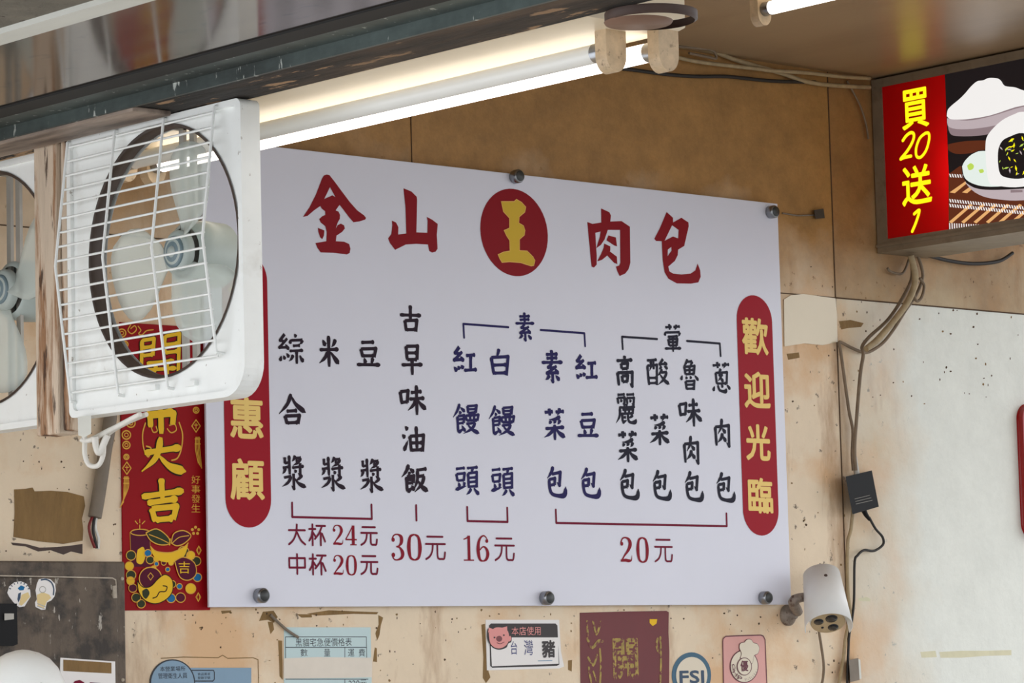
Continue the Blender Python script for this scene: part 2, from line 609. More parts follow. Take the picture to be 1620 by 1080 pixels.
GLYPH = {
    '古': 'h 2 40 98 37;s 50 2 49 58;s 24 58 29 98;z 24 60 78 56 72 98;h 29 93 72 90',
    '早': 's 24 4 28 50;z 24 5 77 2 73 48;h 27 27 73 25;h 28 49 73 47;h 2 68 98 63;s 50 48 50 100',
    '味': 's 2 24 8 66;z 2 25 32 20 28 60;h 8 60 29 57;h 42 26 84 20;h 36 48 94 42;s 64 0 64 100;p 62 46 52 66 30 86;n 66 46 78 62 100 80',
    '油': 'd 14 2 26 16;d 0 34 13 48;t 6 98 26 56;s 34 38 40 100;z 34 40 97 34 91 98;h 38 66 92 63;h 40 94 91 90;s 64 0 66 92',
    '飯': 'p 28 0 18 24 0 46;d 30 14 48 28;d 26 26 32 36;z 20 44 46 40 44 66;s 18 44 20 96;h 20 55 44 52;h 20 67 44 65;t 20 98 44 80;d 36 74 48 92;h 56 20 96 13;p 60 18 59 56 42 94;z 62 42 86 38;p 86 38 76 68 48 98;n 60 54 76 78 100 94',
    '綜': 'z 26 2 8 24 26 27;z 36 16 5 48 36 46;d 28 36 42 54;d 12 76 6 94;d 20 74 26 88;d 32 66 42 80;d 64 0 72 10;d 50 18 46 34;z 50 22 96 18;p 96 18 85 33;h 58 40 86 37;h 44 58 98 53;s 72 56 72 100;p 58 70 42 92;n 84 70 100 92',
    '合': 'p 46 0 32 34 0 68;n 46 6 64 34 100 60;h 28 58 68 54;s 22 72 30 100;z 22 74 76 70 70 98;h 29 96 70 93',
    '漿': 's 12 6 13 26;h 12 24 30 21;h 3 38 30 34;p 14 38 2 56;s 30 0 32 57;p 56 0 42 18;z 55 8 80 6;p 80 6 68 20 46 30;d 58 11 66 20;h 42 37 92 31;k 76 22 76 58 66 52;d 52 42 60 51;k 48 54 49 99 38 90;z 8 67 38 62;p 38 62 26 80 0 94;p 84 57 56 74;n 52 68 70 84 100 94',
    '米': 'd 18 14 32 34;p 82 10 62 36;h 2 47 98 42;s 48 0 49 100;p 44 52 28 72 0 90;n 56 52 76 70 98 90',
    '豆': 'h 20 7 76 2;s 18 32 26 66;z 18 33 82 28 74 63;h 25 60 75 57;d 32 68 38 90;p 68 66 58 92;h 0 96 100 92',
    '紅': 'z 26 2 8 26 26 29;z 38 20 4 54 38 50;d 30 38 44 58;d 2 80 14 98;d 18 76 26 90;d 32 72 42 86;h 54 34 94 29;s 74 32 73 88;h 44 92 100 86',
    '饅': 'p 26 0 16 24 0 46;d 28 12 46 26;d 24 24 30 34;z 18 42 42 38 40 64;s 16 42 18 96;h 18 53 41 50;h 18 66 40 63;t 18 97 42 80;d 32 72 46 92;s 56 6 58 30;z 55 7 92 3 88 28;h 58 17 89 15;h 58 29 88 26;s 48 38 52 56;z 48 39 98 34 93 54;s 65 38 66 54;s 81 37 80 53;h 52 55 93 52;z 50 66 86 61;p 86 61 70 82 38 99;n 54 66 72 84 100 96',
    '頭': 'h 4 11 42 6;s 6 28 10 54;z 6 29 40 25 36 52;h 10 52 37 49;d 14 58 19 74;p 38 56 32 76;t 0 84 46 70;h 50 7 96 2;p 74 6 66 22;s 54 24 56 77;z 54 25 91 20 90 74;h 56 41 90 38;h 56 56 90 53;h 56 72 90 69;p 66 78 46 100;n 78 76 100 98',
    '白': 'p 46 0 30 32;s 3 34 16 100;z 3 35 97 28 85 100;h 10 64 89 59;h 15 94 86 90',
    '素': 'h 22 16 76 12;h 24 28 74 24;h 2 42 98 37;s 48 0 49 40;z 50 42 32 56 56 57;z 70 50 26 75 72 71;d 60 58 78 76;k 50 74 51 100 40 94;p 36 80 18 96;d 64 80 82 96',
    '菜': 'h 4 16 44 12;s 26 3 29 25;h 56 13 97 10;p 76 0 64 23;p 78 26 24 37;d 26 40 33 50;d 48 38 54 48;p 76 36 64 51;h 6 66 96 59;s 50 52 50 100;p 47 63 28 80 0 93;n 53 61 72 78 100 90',
    '包': 'p 32 0 22 20 0 40;k 24 26 70 19 64 62 50 52;z 10 44 40 40 38 62;h 14 63 39 60;c 9 42 12 74 24 92 60 98 90 94 97 66',
    '高': 'd 44 0 56 10;h 4 18 96 12;s 30 26 33 44;z 30 27 68 24 65 43;h 33 44 66 41;s 8 56 14 100;k 8 58 93 53 90 99 76 90;s 33 67 36 88;z 33 68 66 65 62 86;h 36 87 64 84',
    '麗': 'h 10 5 46 2;s 10 14 13 35;k 10 15 44 13 42 36 34 32;d 24 19 30 28;h 54 3 92 0;s 54 13 57 34;k 54 14 90 12 87 35 78 31;d 68 18 75 27;d 48 34 56 41;h 16 47 94 42;p 20 47 18 74 0 99;z 32 54 84 50 82 66;s 44 46 46 67;s 64 45 64 66;h 24 68 84 64;s 30 70 32 94;t 30 97 52 88;h 32 80 48 78;p 82 69 60 80;c 58 68 60 88 72 95 92 93 98 82',
    '酸': 'h 2 9 46 4;s 3 27 8 98;z 3 28 46 23 43 96;p 18 8 19 30 12 46;s 30 7 31 40;h 8 72 43 70;h 8 91 43 88;z 74 0 58 20 84 17;d 78 9 92 22;p 66 26 54 38;d 78 25 94 35;p 68 36 62 48 48 62;z 64 50 90 46;p 90 46 74 74 48 95;n 58 56 76 76 100 91',
    '魯': 'p 40 0 16 25;z 36 9 66 6;p 66 6 52 21;s 22 25 27 51;z 22 26 78 21 73 49;s 50 23 50 50;h 26 37 74 34;h 27 50 74 47;d 10 54 2 70;d 30 56 34 66;d 52 54 58 64;d 76 51 98 68;s 27 72 31 100;z 27 73 75 70 71 100;h 30 84 72 82;h 31 97 71 95',
    '肉': 's 3 30 9 98;k 3 31 96 24 95 97 76 84;p 50 0 42 32 20 56;d 50 34 74 52;p 52 52 42 70 18 86;d 50 62 76 82',
    '蔥': 'h 2 13 46 9;s 28 0 31 21;h 56 10 98 6;p 76 0 64 20;p 48 22 34 34;s 18 36 22 74;z 18 37 84 33 80 72;h 22 73 80 70;p 54 36 30 64;z 34 44 60 42;d 40 48 62 66;d 10 82 1 99;c 28 78 38 94 62 98 74 96 76 86;d 48 74 58 85;d 80 74 100 90',
    '葷': 'h 6 13 46 9;s 30 0 33 21;h 56 10 96 6;p 74 0 64 20;d 6 28 2 44;z 6 32 94 27;p 94 27 84 42;h 20 47 82 42;s 22 55 27 79;z 22 56 78 52 74 77;h 26 66 75 64;h 27 78 75 76;h 0 90 100 85;s 50 42 50 100',
    # thin upright gothic
    '大': 'l 2 28 98 28;o 50 0 46 40 28 76 2 98;o 52 40 72 76 98 98',
    '中': 'l 2 20 98 20 98 68 2 68 2 20;l 50 0 50 100',
    '杯': 'l 0 22 38 22;l 20 0 20 100;o 19 32 13 58 0 78;l 24 40 38 58;l 44 6 98 6;o 78 8 60 42 34 70;l 70 40 70 100;l 78 44 96 82',
    '元': 'l 8 6 88 6;l 0 36 100 36;o 36 38 32 66 20 86 0 98;o 60 38 60 84 66 96 80 97 94 95 99 70',
    '一': 'h 0 50 100 50',
}
# bold serif numerals: x y width triples in cell units
NUM = {
    '2': ['b 15 26 12', 'v 8 28 8 10 18 9 24 5 9 48 2 9 74 10 20 84 28 26 68 50 20 36 72 11 8 94 9',
          'v 4 93 14 40 91 18 70 93 18 90 90 9 96 72 3'],
    '4': ['v 64 2 7 34 38 9 2 71 8', 'v 2 71 10 98 71 10', 'v 68 0 24 68 96 24', 'v 40 97 8 96 97 8'],
    '3': ['b 15 22 12', 'b 14 80 13', 'v 6 20 7 22 5 8 50 2 9 74 12 22 74 32 22 56 45 9 36 48 8',
          'v 36 48 8 62 52 12 82 72 25 74 90 18 46 98 9 20 96 8 3 80 7'],
    '0': ['v 50 2 8 22 12 16 12 50 25 22 88 16 50 98 8', 'v 50 2 8 78 12 16 88 50 25 78 88 16 50 98 8'],
    '1': ['v 54 0 24 54 96 24', 'v 8 15 7 30 11 9 50 4 9', 'v 8 97 8 96 97 8'],
    '6': ['b 82 21 11', 'v 90 18 6 70 3 8 48 2 9 22 20 18 13 55 26 24 90 18 50 98 8 76 90 18 88 70 24 76 50 16 52 43 8 26 56 8'],
}


def write(mb, face, ch, box, mt, w, k=1):
    """box: left, top, right, bottom of the inked character, surface metres; w: pen width in metres"""
    l, t, r, b = box
    ix = w * .45
    l, r, t, b = l + ix, r - ix, t - ix, b + ix
    X = lambda x: l + (r - l) * x / 100
    Y = lambda y: t + (b - t) * y / 100
    if ch in NUM:
        sc = (box[2] - box[0]) / 100
        l, t, r, b = box
        for q in NUM[ch]:
            a = q.split()
            n = [float(v) for v in a[1:]]
            if a[0] == 'b':
                kk = k + face.n()
                mb.poly([face.w(x, y, kk) for x, y in circ(X(n[0]), Y(n[1]), n[2] * sc)], mt)
            else:
                p = smooth([(X(n[i]), Y(n[i + 1]), n[i + 2] * sc) for i in range(0, len(n), 3)])
                ribbon(mb, face, [v[:2] for v in p], [v[2] for v in p], mt, k)
        return
    for i, q in enumerate(GLYPH[ch].split(';')):
        a = q.split()
        n = [float(v) for v in a[1:]]
        stroke(mb, face, a[0], [(X(n[j]), Y(n[j + 1])) for j in range(0, len(n), 2)], w, mt, k + .02 * (i % 9))


def pxbox(face, x0, y0, x1, y1):
    xm, ym = (x0 + x1) / 2, (y0 + y1) / 2
    return (face.px(x0, ym)[0], face.px(xm, y0)[1], face.px(x1, ym)[0], face.px(xm, y1)[1])


FONTMESH = {}


def glyph_font(ch, off):
    """outline of a character in the built-in typeface as (verts, faces, bounds)"""
    key = (ch, off)
    if key not in FONTMESH:
        cu = bpy.data.curves.new('t', 'FONT')
        cu.body = ch
        cu.offset = off
        cu.resolution_u = 3
        ob = bpy.data.objects.new('t', cu)
        COL.objects.link(ob)
        dg = bpy.context.evaluated_depsgraph_get()
        dg.update()
        me = bpy.data.meshes.new_from_object(ob.evaluated_get(dg))
        vs = [(v.co.x, v.co.y) for v in me.vertices]
        fs = [tuple(p.vertices) for p in me.polygons]
        bpy.data.objects.remove(ob)
        bpy.data.curves.remove(cu)
        bpy.data.meshes.remove(me)
        bd = (min(v[0] for v in vs), max(v[1] for v in vs), max(v[0] for v in vs), min(v[1] for v in vs))
        FONTMESH[key] = (vs, fs, bd)
    return FONTMESH[key]


def typeset(mb, face, text, box, mt, off=.0, k=1, rot=0.):
    """fits a string of the built-in typeface into box (left, top, right, bottom)"""
    vs, fs, bd = glyph_font(text, off)
    l, t, r, b = box
    sx, sy = (r - l) / (bd[2] - bd[0]), (t - b) / (bd[1] - bd[3])
    cx, cy = (l + r) / 2, (t + b) / 2
    out = []
    for x, y in vs:
        u, v = l + (x - bd[0]) * sx - cx, b + (y - bd[3]) * sy - cy
        out.append(face.w(cx + u * math.cos(rot) - v * math.sin(rot), cy + u * math.sin(rot) + v * math.cos(rot), k))
    mb.add(out, fs, mt)


def bold(mb, face, text, box, mt, d, k=1):
    """heavier weight of the built-in typeface: the outline struck several times, d metres apart"""
    l, t, r, b = box
    for i in range(8):
        dx, dz = d * math.cos(i * math.pi / 4), d * math.sin(i * math.pi / 4)
        typeset(mb, face, text, (l + d + dx, t - d + dz, r - d + dx, b + d + dz), mt, 0, k + face.n())


def fill(mb, face, pts, mt, k=1, holes=()):
    face.j = (getattr(face, 'j', 0) + 1) % 22
    k += face.j * .0105
    mb.poly([face.w(u, v, k) for u, v in pts], mt, [[face.w(u, v, k) for u, v in h] for h in holes])


def fillpx(mb, face, pts, mt, k=1, holes=(), sm=0):
    c = lambda q: smooth([face.px(*p) for p in list(q) + [q[0]]], sm)[:-1] if sm else [face.px(*p) for p in q]
    fill(mb, face, c(pts), mt, k, [c(h) for h in holes])


def linepx(mb, face, pts, wpx, mt, k=1, sm=0, ends=True):
    q = [face.px(*p) for p in pts]
    if sm:
        q = smooth(q, sm)
    s = abs(face.px(pts[0][0], pts[0][1] + 10)[1] - face.px(*pts[0])[1]) / 10
    w = wpx * s
    for a, b in zip(q, q[1:]):
        ribbon(mb, face, [a, b], [w, w], mt, k)
    for a in (q if ends else q[1:-1]):
        kk = k + face.n()
        mb.poly([face.w(x, y, kk) for x, y in circ(a[0], a[1], w / 2, n=10)], mt)


def sheet(mb, face, pts, mt, th=.0006, lift=.0002):
    """a thin real sheet standing on the face: pts in surface coordinates"""
    a = [face.w(u, v, (lift) / face.lift) for u, v in pts]
    b = [face.w(u, v, (lift + th) / face.lift) for u, v in pts]
    mb.hull8(b, a, mt)


def pairs(s):
    v = [float(a) for a in s.replace(',', ' ').split()]
    return list(zip(v[::2], v[1::2]))


# ------------------------------------------------------------------ the setting
ZS = 2.50                                            # underside of the metal soffit
ZC = 2.98                                            # ceiling
XJ, ZJ = 1.786, 2.457                                 # joints between the wall boards
w = MB()
w.box((-1.7, 0, 0), (XJ - .0012, .05, ZC), M_wall)
w.box((XJ + .0012, 0, ZJ + .001), (3.4, .05, ZC), M_wallur)
w.box((XJ + .0012, 0, 0), (3.4, .05, ZJ - .001), M_wallw2)
w.box((-1.7, .004, 0), (3.4, .06, ZC), M_seam)
rw = random.Random(21)
for q in ("486 970 520 965 560 966 598 968 596 972 560 971 530 973 500 974", "470 972 492 971 493 976 478 977", "416 968 432 966 440 975 434 984 424 980 410 982", "424 984 431 984 433 996 427 1002",
          "598 972 606 976 603 990 600 1004 596 1012 594 1002 599 988", "592 1024 597 1026 596 1046 590 1046", "440 1012 447 1013 447 1075 443 1070", "350 965 366 965 366 969 352 970",
          "761 988 767 986 769 1050 776 1070 768 1080 763 1072 765 1040", "898 1045 906 1043 904 1062 898 1060", "1245 560 1264 558 1266 566 1246 568"):
    w.poly([onY(x + rw.uniform(-1, 1), y + rw.uniform(-1, 1), -.0003) for x, y in pairs(q)], M_rough)
for i in range(230):                                 # flakes and pits in the old paint
    x, y = rw.choice(((rw.uniform(0, 195), rw.uniform(660, 880)), (rw.uniform(205, 1240), rw.uniform(964, 1080)), (rw.uniform(1250, 1340), rw.uniform(400, 1075)),
                      (rw.uniform(1340, 1620), rw.uniform(440, 640)), (rw.uniform(205, 1240), rw.uniform(964, 1000))))
    a, b_ = rw.uniform(.6, 2.0), rw.uniform(.6, 2.4)
    w.poly([onY(x + a * math.cos(t_) * rw.uniform(.6, 1.2), y + b_ * math.sin(t_) * rw.uniform(.6, 1.2), -.0004) for t_ in (0, .9, 1.8, 2.7, 3.6, 4.5, 5.4)], rw.choice((M_rough, M_seam, M_seam)))
for q in ("1358 946 1372 944 1378 948 1376 951 1358 950", "1456 1031 1480 1029 1482 1039 1458 1040", "1486 1031 1520 1029 1560 1029 1600 1028 1600 1036 1560 1037 1520 1040 1488 1040"):
    w.poly([onY(x, y, -.0003) for x, y in pairs(q)], M_residue)
tag(w.build('wall_back'), kind='structure')
tag(MB().box((-1.7, -.0015, ZJ - .0012), (XJ, 0, ZJ + .0012), M_seam).build('trim_1'), kind='structure')
xs = onY(650, 200).x
tag(MB().box((xs - .001, -.0015, ZJ), (xs + .001, 0, ZC), M_seam).build('trim_2'), kind='structure')
tag(MB().box((-.77, -4.4, ZC), (3.4, .06, ZC + .04), M_ceil).build('ceiling'), kind='structure')  # street side is unseen, extended to darken the upper wall
tag(MB().box((-14, -40, -.05), (18, .06, 0), M_street).build('floor'), kind='structure')  # unseen ground, added for bounce and widened to cut light from below

XL = -.893                                           # street-left face of the header beam
tag(MB().box((XL + .003, -4.4, 2.482), (-.775, 0, ZC + .04), M_rust).build('beam', bevel=.003), kind='structure')
# metal soffit left of the beam, the strip that borders it and the rough slab beyond; extended unseen streetward to darken the wall top
tag(MB().box((-1.268, -4.4, ZS), (XL, 0, ZS + .02), M_soff).build('soffit'), kind='structure')
tag(MB().box((-1.312, -4.4, ZS - .004), (-1.268, 0, ZS + .02), M_trimw).build('trim_3'), kind='structure')
tag(MB().box((-2.6, -4.4, ZS + .004), (-1.312, 0, ZS + .03), M_soff2).build('soffit_slab'), kind='structure')
g = MB()
g.box((-.946, -4.4, ZS - .002), (XL - .003, 0, ZS), M_green)
g.box((XL - .003, -4.4, 2.479), (XL + .003, 0, ZS), M_green)
tag(g.build('trim_4'), kind='structure')
tag(MB().box((-.992, -4.4, ZS - .003), (-.948, 0, ZS), M_blackstrip).build('trim_5'), kind='structure')  # plain black strip along the soffit beside the metal angle

tag(MB().box((XJ, -.0015, ZJ - .0016), (3.4, 0, ZJ + .0016), M_seam).build('trim_6'), kind='structure')
tag(MB().box((XJ - .0014, -.0015, 0), (XJ + .0014, 0, ZC), M_seam).build('trim_7'), kind='structure')
tag(MB().box((XL + .003, -1.02, 2.474), (-.818, 0, 2.4818), M_taupe).build('trim_8', bevel=.002), kind='structure')

# ------------------------------------------------------------------ menu board
YB = -.022                                           # front of the board
BOARD = Face('y', YB)
bx1, bz0 = BOARD.px(1252, 956)
bx0 = BOARD.px(331, 959)[0]
bz1 = BOARD.px(1228, 322)[1]
board = thing('menu_board', ((bx0 + bx1) / 2, YB, bz0), 'large white acrylic menu board with red heading and columns of dishes', 'menu board')
MB().box((bx0, YB, bz0), (bx1, YB + .006, bz1), M_board).build('panel', board, bevel=.001)


def crop(ox, oy, sc):
    return lambda pts: [(ox + x / sc, oy + y / sc) for x, y in pts]


c1, c2, c3 = crop(470, 260, 6.75), crop(740, 280, 6.75), crop(900, 300, 6.75)
t = MB()
fillpx(t, BOARD, c1(pairs("60 562 130 460 200 320 265 150 285 118 315 108 345 115 400 185 470 280 560 400 640 490 715 545 735 572 725 590 660 610 600 618 550 560 490 480 452 432 435 455 410 492 440 503 458 540 455 580 430 625 418 660 412 688 430 650 465 632 500 650 508 685 480 720 420 760 412 820 500 825 555 850 568 900 560 945 530 962 400 945 250 940 215 890 195 840 310 820 312 790 315 720 300 660 250 620 235 585 265 555 300 540 298 500 265 475 245 445 180 490 110 550")), M_title, holes=[c1(pairs("350 242 408 350 375 330 288 370"))])
fillpx(t, BOARD, c1(pairs("222 678 290 705 285 760 268 798 245 780 225 720")), M_title)
t.build('heading_character', board)
t = MB()
fillpx(t, BOARD, c1(pairs("1135 255 1220 290 1275 345 1280 380 1272 725 1390 730 1392 600 1383 560 1440 590 1500 635 1498 660 1490 750 1498 900 1480 930 1440 942 1410 925 1395 855 1270 848 1160 855 1045 912 990 840 970 790 1005 745 1015 650 1010 600 1055 620 1080 670 1078 748 1165 738 1155 450")), M_title)
t.build('heading_character', board)
cx, cz = BOARD.px(813.5, 367.6)
ex = BOARD.px(866.5, 374)[0] - cx
ez = BOARD.px(806, 298)[1] - cz
t = MB()
fill(t, BOARD, circ(cx, cz, ex, ez, 48), M_title)
medal = t.build('heading_medallion', board)
t = MB()
wang = pairs("352 262 490 262 515 238 570 270 615 320 605 375 545 425 540 490 590 520 607 570 600 620 548 665 548 785 630 790 690 850 712 890 700 945 670 950 560 915 440 905 360 912 335 870 318 828 380 800 445 790 442 680 405 620 382 570 440 545 440 440 375 370")
fillpx(t, BOARD, c2(wang), M_gold2, 2)
linepx(t, BOARD, c2(wang + wang[:1]), 1.0, M_goldedge, 2.5)
t.build('character', medal)
t = MB()
fillpx(t, BOARD, c3(pairs("195 345 250 365 345 350 440 340 560 335 650 395 655 780 635 850 600 895 540 922 515 870 500 820 535 810 548 780 545 430 415 430 280 460 295 700 295 800 265 832 240 820")), M_title)
fillpx(t, BOARD, c3(pairs("342 200 430 240 447 275 440 340 410 440 380 530 340 590 290 625 330 500 345 380")), M_title, 1.05)
for q in ("420 488 500 510 512 605 480 595 400 540", "375 575 440 605 440 650 400 710 350 750 300 765 340 690 370 620", "430 655 510 715 515 795 480 780 405 700"):
    fillpx(t, BOARD, c3(pairs(q)), M_title, 1.1)
t.build('heading_character', board)
t = MB()
fillpx(t, BOARD, c3(pairs("1042 238 1110 300 1110 350 1200 300 1275 350 1278 390 1230 600 1165 640 1160 700 1130 760 1075 808 1060 820 1070 870 1110 895 1200 905 1300 895 1350 860 1372 788 1400 860 1405 930 1380 990 1300 1003 1150 1000 1060 950 1020 880 1000 750 990 550 930 548 910 525 970 410 1020 290")), M_title,
       holes=[c3(pairs("1100 380 1170 430 1165 520 1110 500 1020 545")), c3(pairs("1092 610 1095 650 1052 710 1055 640"))])
t.build('heading_character', board)

PENW = .0082
MENU = [
    (M_ink, ('綜', 438, 525.6, 482, 577.4), ('合', 438.5, 620, 485.7, 674), ('漿', 444, 717.8, 485.7, 775.7)),
    (M_ink, ('米', 502.4, 528, 538.5, 583), ('漿', 506, 720, 547.8, 777.6)),
    (M_ink, ('豆', 561.7, 536.7, 603.3, 582), ('漿', 567.6, 723, 608, 780)),
    (M_ink, ('古', 629.6, 479, 669, 527.8), ('早', 632, 543, 671, 596), ('味', 630, 606, 676, 659), ('油', 634, 671, 673.3, 717.4), ('飯', 633, 732, 679, 782)),
    (M_navy, ('紅', 715, 545.6, 756, 591.9), ('饅', 715, 636.7, 759.4, 688.7), ('頭', 718, 735, 759.4, 784.4)),
    (M_navy, ('白', 774, 548.7, 806.7, 596), ('饅', 771.5, 639.4, 815.6, 691.5), ('頭', 774.8, 736.9, 815, 786.3)),
    (M_navy, ('素', 854, 550.6, 892.8, 606), ('菜', 858.5, 642, 895.6, 698.7), ('包', 863.7, 735, 897.4, 787.8)),
    (M_navy, ('紅', 908.5, 558.9, 947, 603), ('豆', 911, 650.5, 948.5, 693.7), ('包', 917.4, 736.9, 951, 788.7)),
    (M_ink2, ('高', 972.4, 560, 1003.9, 613), ('麗', 972.4, 620.6, 1008, 672.4), ('菜', 975, 678, 1010.5, 733.7), ('包', 978.9, 738.9, 1012.2, 791)),
    (M_ink2, ('酸', 1021.5, 565, 1060, 613), ('菜', 1026, 651, 1060.4, 706.9), ('包', 1030.7, 740.7, 1063, 792)),
    (M_ink2, ('魯', 1074.8, 566, 1106.7, 618.7), ('味', 1071.9, 627, 1111.9, 677), ('肉', 1079.8, 686.5, 1106.7, 735.6), ('包', 1081.7, 742.6, 1113.7, 793.9)),
    (M_ink2, ('蔥', 1125.7, 570.6, 1156, 622), ('肉', 1128.9, 659.4, 1155.7, 708.7), ('包', 1131.7, 744.4, 1164, 794.8)),
]
DENSE = '綜漿饅頭麗酸魯蔥葷'
for colr, *chars in MENU:
    for ch, *b in chars:
        t = MB()
        write(t, BOARD, ch, pxbox(BOARD, *b), colr, PENW * (.82 if ch in DENSE else 1))
        t.build('menu_character', board)
for colr, ch, *b in ((M_navy, '素', 813, 491.9, 847.4, 540), (M_ink2, '葷', 1049.6, 510.7, 1078.5, 558.5)):
    t = MB()
    write(t, BOARD, ch, pxbox(BOARD, *b), colr, PENW * .8)
    t.build('menu_heading', board)
for colr, pts in ((M_navy, ((734, 534), (732.8, 512.2), (804, 517.5))), (M_navy, ((855, 521.8), (924.3, 527), (925.4, 547.4))),
                  (M_ink2, ((985, 552), (983.8, 532.5), (1039.4, 536.2))), (M_ink2, ((1086.5, 539.2), (1138.6, 543.3), (1139.8, 563))),
                  (M_maroon, ((461.8, 795), (462.2, 817.6), (588, 820.6), (587.4, 798))), (M_maroon, ((658, 799), (658.6, 823))),
                  (M_maroon, ((738.8, 801.7), (739.4, 824), (802.8, 825.4), (802.2, 803))),
                  (M_maroon, ((879, 806), (879.8, 827), (1149.6, 832), (1149, 812)))):
    t = MB()
    linepx(t, BOARD, pts, 3.6, colr)
    t.build('bracket_line', board)
PRICE = [
    (('大', 455, 828, 484, 863), ('杯', 487.8, 828, 516, 863.7), ('2', 526, 830, 542.8, 862.4), ('4', 546, 831, 564.4, 862.4), ('元', 570, 830.4, 597.4, 863.7)),
    (('中', 455.7, 874.8, 484, 909), ('杯', 488.4, 875, 517, 910), ('2', 526.7, 877.8, 543.7, 909.6), ('0', 546.9, 877.8, 564.4, 910), ('元', 570, 876, 598.3, 910)),
    (('3', 618.7, 844.4, 640.4, 886), ('0', 643.7, 844.4, 666.9, 886.5), ('元', 672.4, 845, 705, 886.5)),
    (('1', 731.7, 847, 750, 887), ('6', 753.4, 847, 773.7, 888), ('元', 782, 848, 814, 888)),
    (('2', 980.7, 849.4, 1000, 889.5), ('0', 1006.5, 849.4, 1026, 890), ('元', 1035, 850, 1064, 890)),
]
for row in PRICE:
    for ch, *b in row:
        t = MB()
        write(t, BOARD, ch, pxbox(BOARD, *b), M_price if ch in NUM else M_maroon, .0042)
        t.build('price_character', board)

pr0, pr1 = BOARD.px(1170, 650)[0], BOARD.px(1226, 650)[0]
ztop, zbot = BOARD.px(1192, 467)[1], BOARD.px(1202, 847)[1]
pl0, pl1 = BOARD.px(355, 700)[0], BOARD.px(427, 700)[0]


def pill(x0, x1, chars, label):
    r = (x1 - x0) / 2
    t = MB()
    fill(t, BOARD, circ((x0 + x1) / 2, ztop - r, r, n=20, a0=0, a1=180) + circ((x0 + x1) / 2, zbot + r, r, n=20, a0=180, a1=360), M_red)
    p = t.build('red_banner', board)
    for ch, *b in chars:
        t = MB()
        bold(t, BOARD, ch, pxbox(BOARD, *b), M_gold, .0022, 2)
        t.build('banner_character', p)
    p['label'] = label


pill(pl0, pl1, (('謝', 362, 446, 414, 505), ('謝', 362.5, 538, 414.5, 600), ('惠', 363, 628.5, 416, 694), ('顧', 363.5, 725, 418, 791)),
     'red rounded strip at the left end of the board')
pill(pr0, pr1, (('歡', 1172.8, 503, 1214.4, 561.5), ('迎', 1176.4, 587.5, 1217.8, 646), ('光', 1179.3, 671, 1218, 728.5), ('臨', 1182.8, 755.5, 1222, 812)),
     'red rounded strip at the right end of the board')
for bxp, byp in ((813, 280), (1217.5, 336), (409, 942), (860.5, 946), (1206.5, 945.5)):
    u, v = BOARD.px(bxp, byp)
    t = MB()
    t.lathe((u, YB, v), (0, -1, 0), ((-.016, .009), (0, .009), (.0002, .0135), (.0025, .0145), (.016, .0145), (.019, .0125), (.0195, .0)), M_bolt, 24)
    t.lathe((u, YB - .0196, v), (0, -1, 0), ((0, .0112), (.001, .0105), (.0012, 0)), M_boltc, 20)
    t.build('bolt', board)

# ------------------------------------------------------------------ exhaust fans in one upright plane under the beam
XF = -.80
S_far, S_near = -.719, -1.177                        # y of the two edges of the framed fan
ZF0, ZF1 = 2.035, 2.480


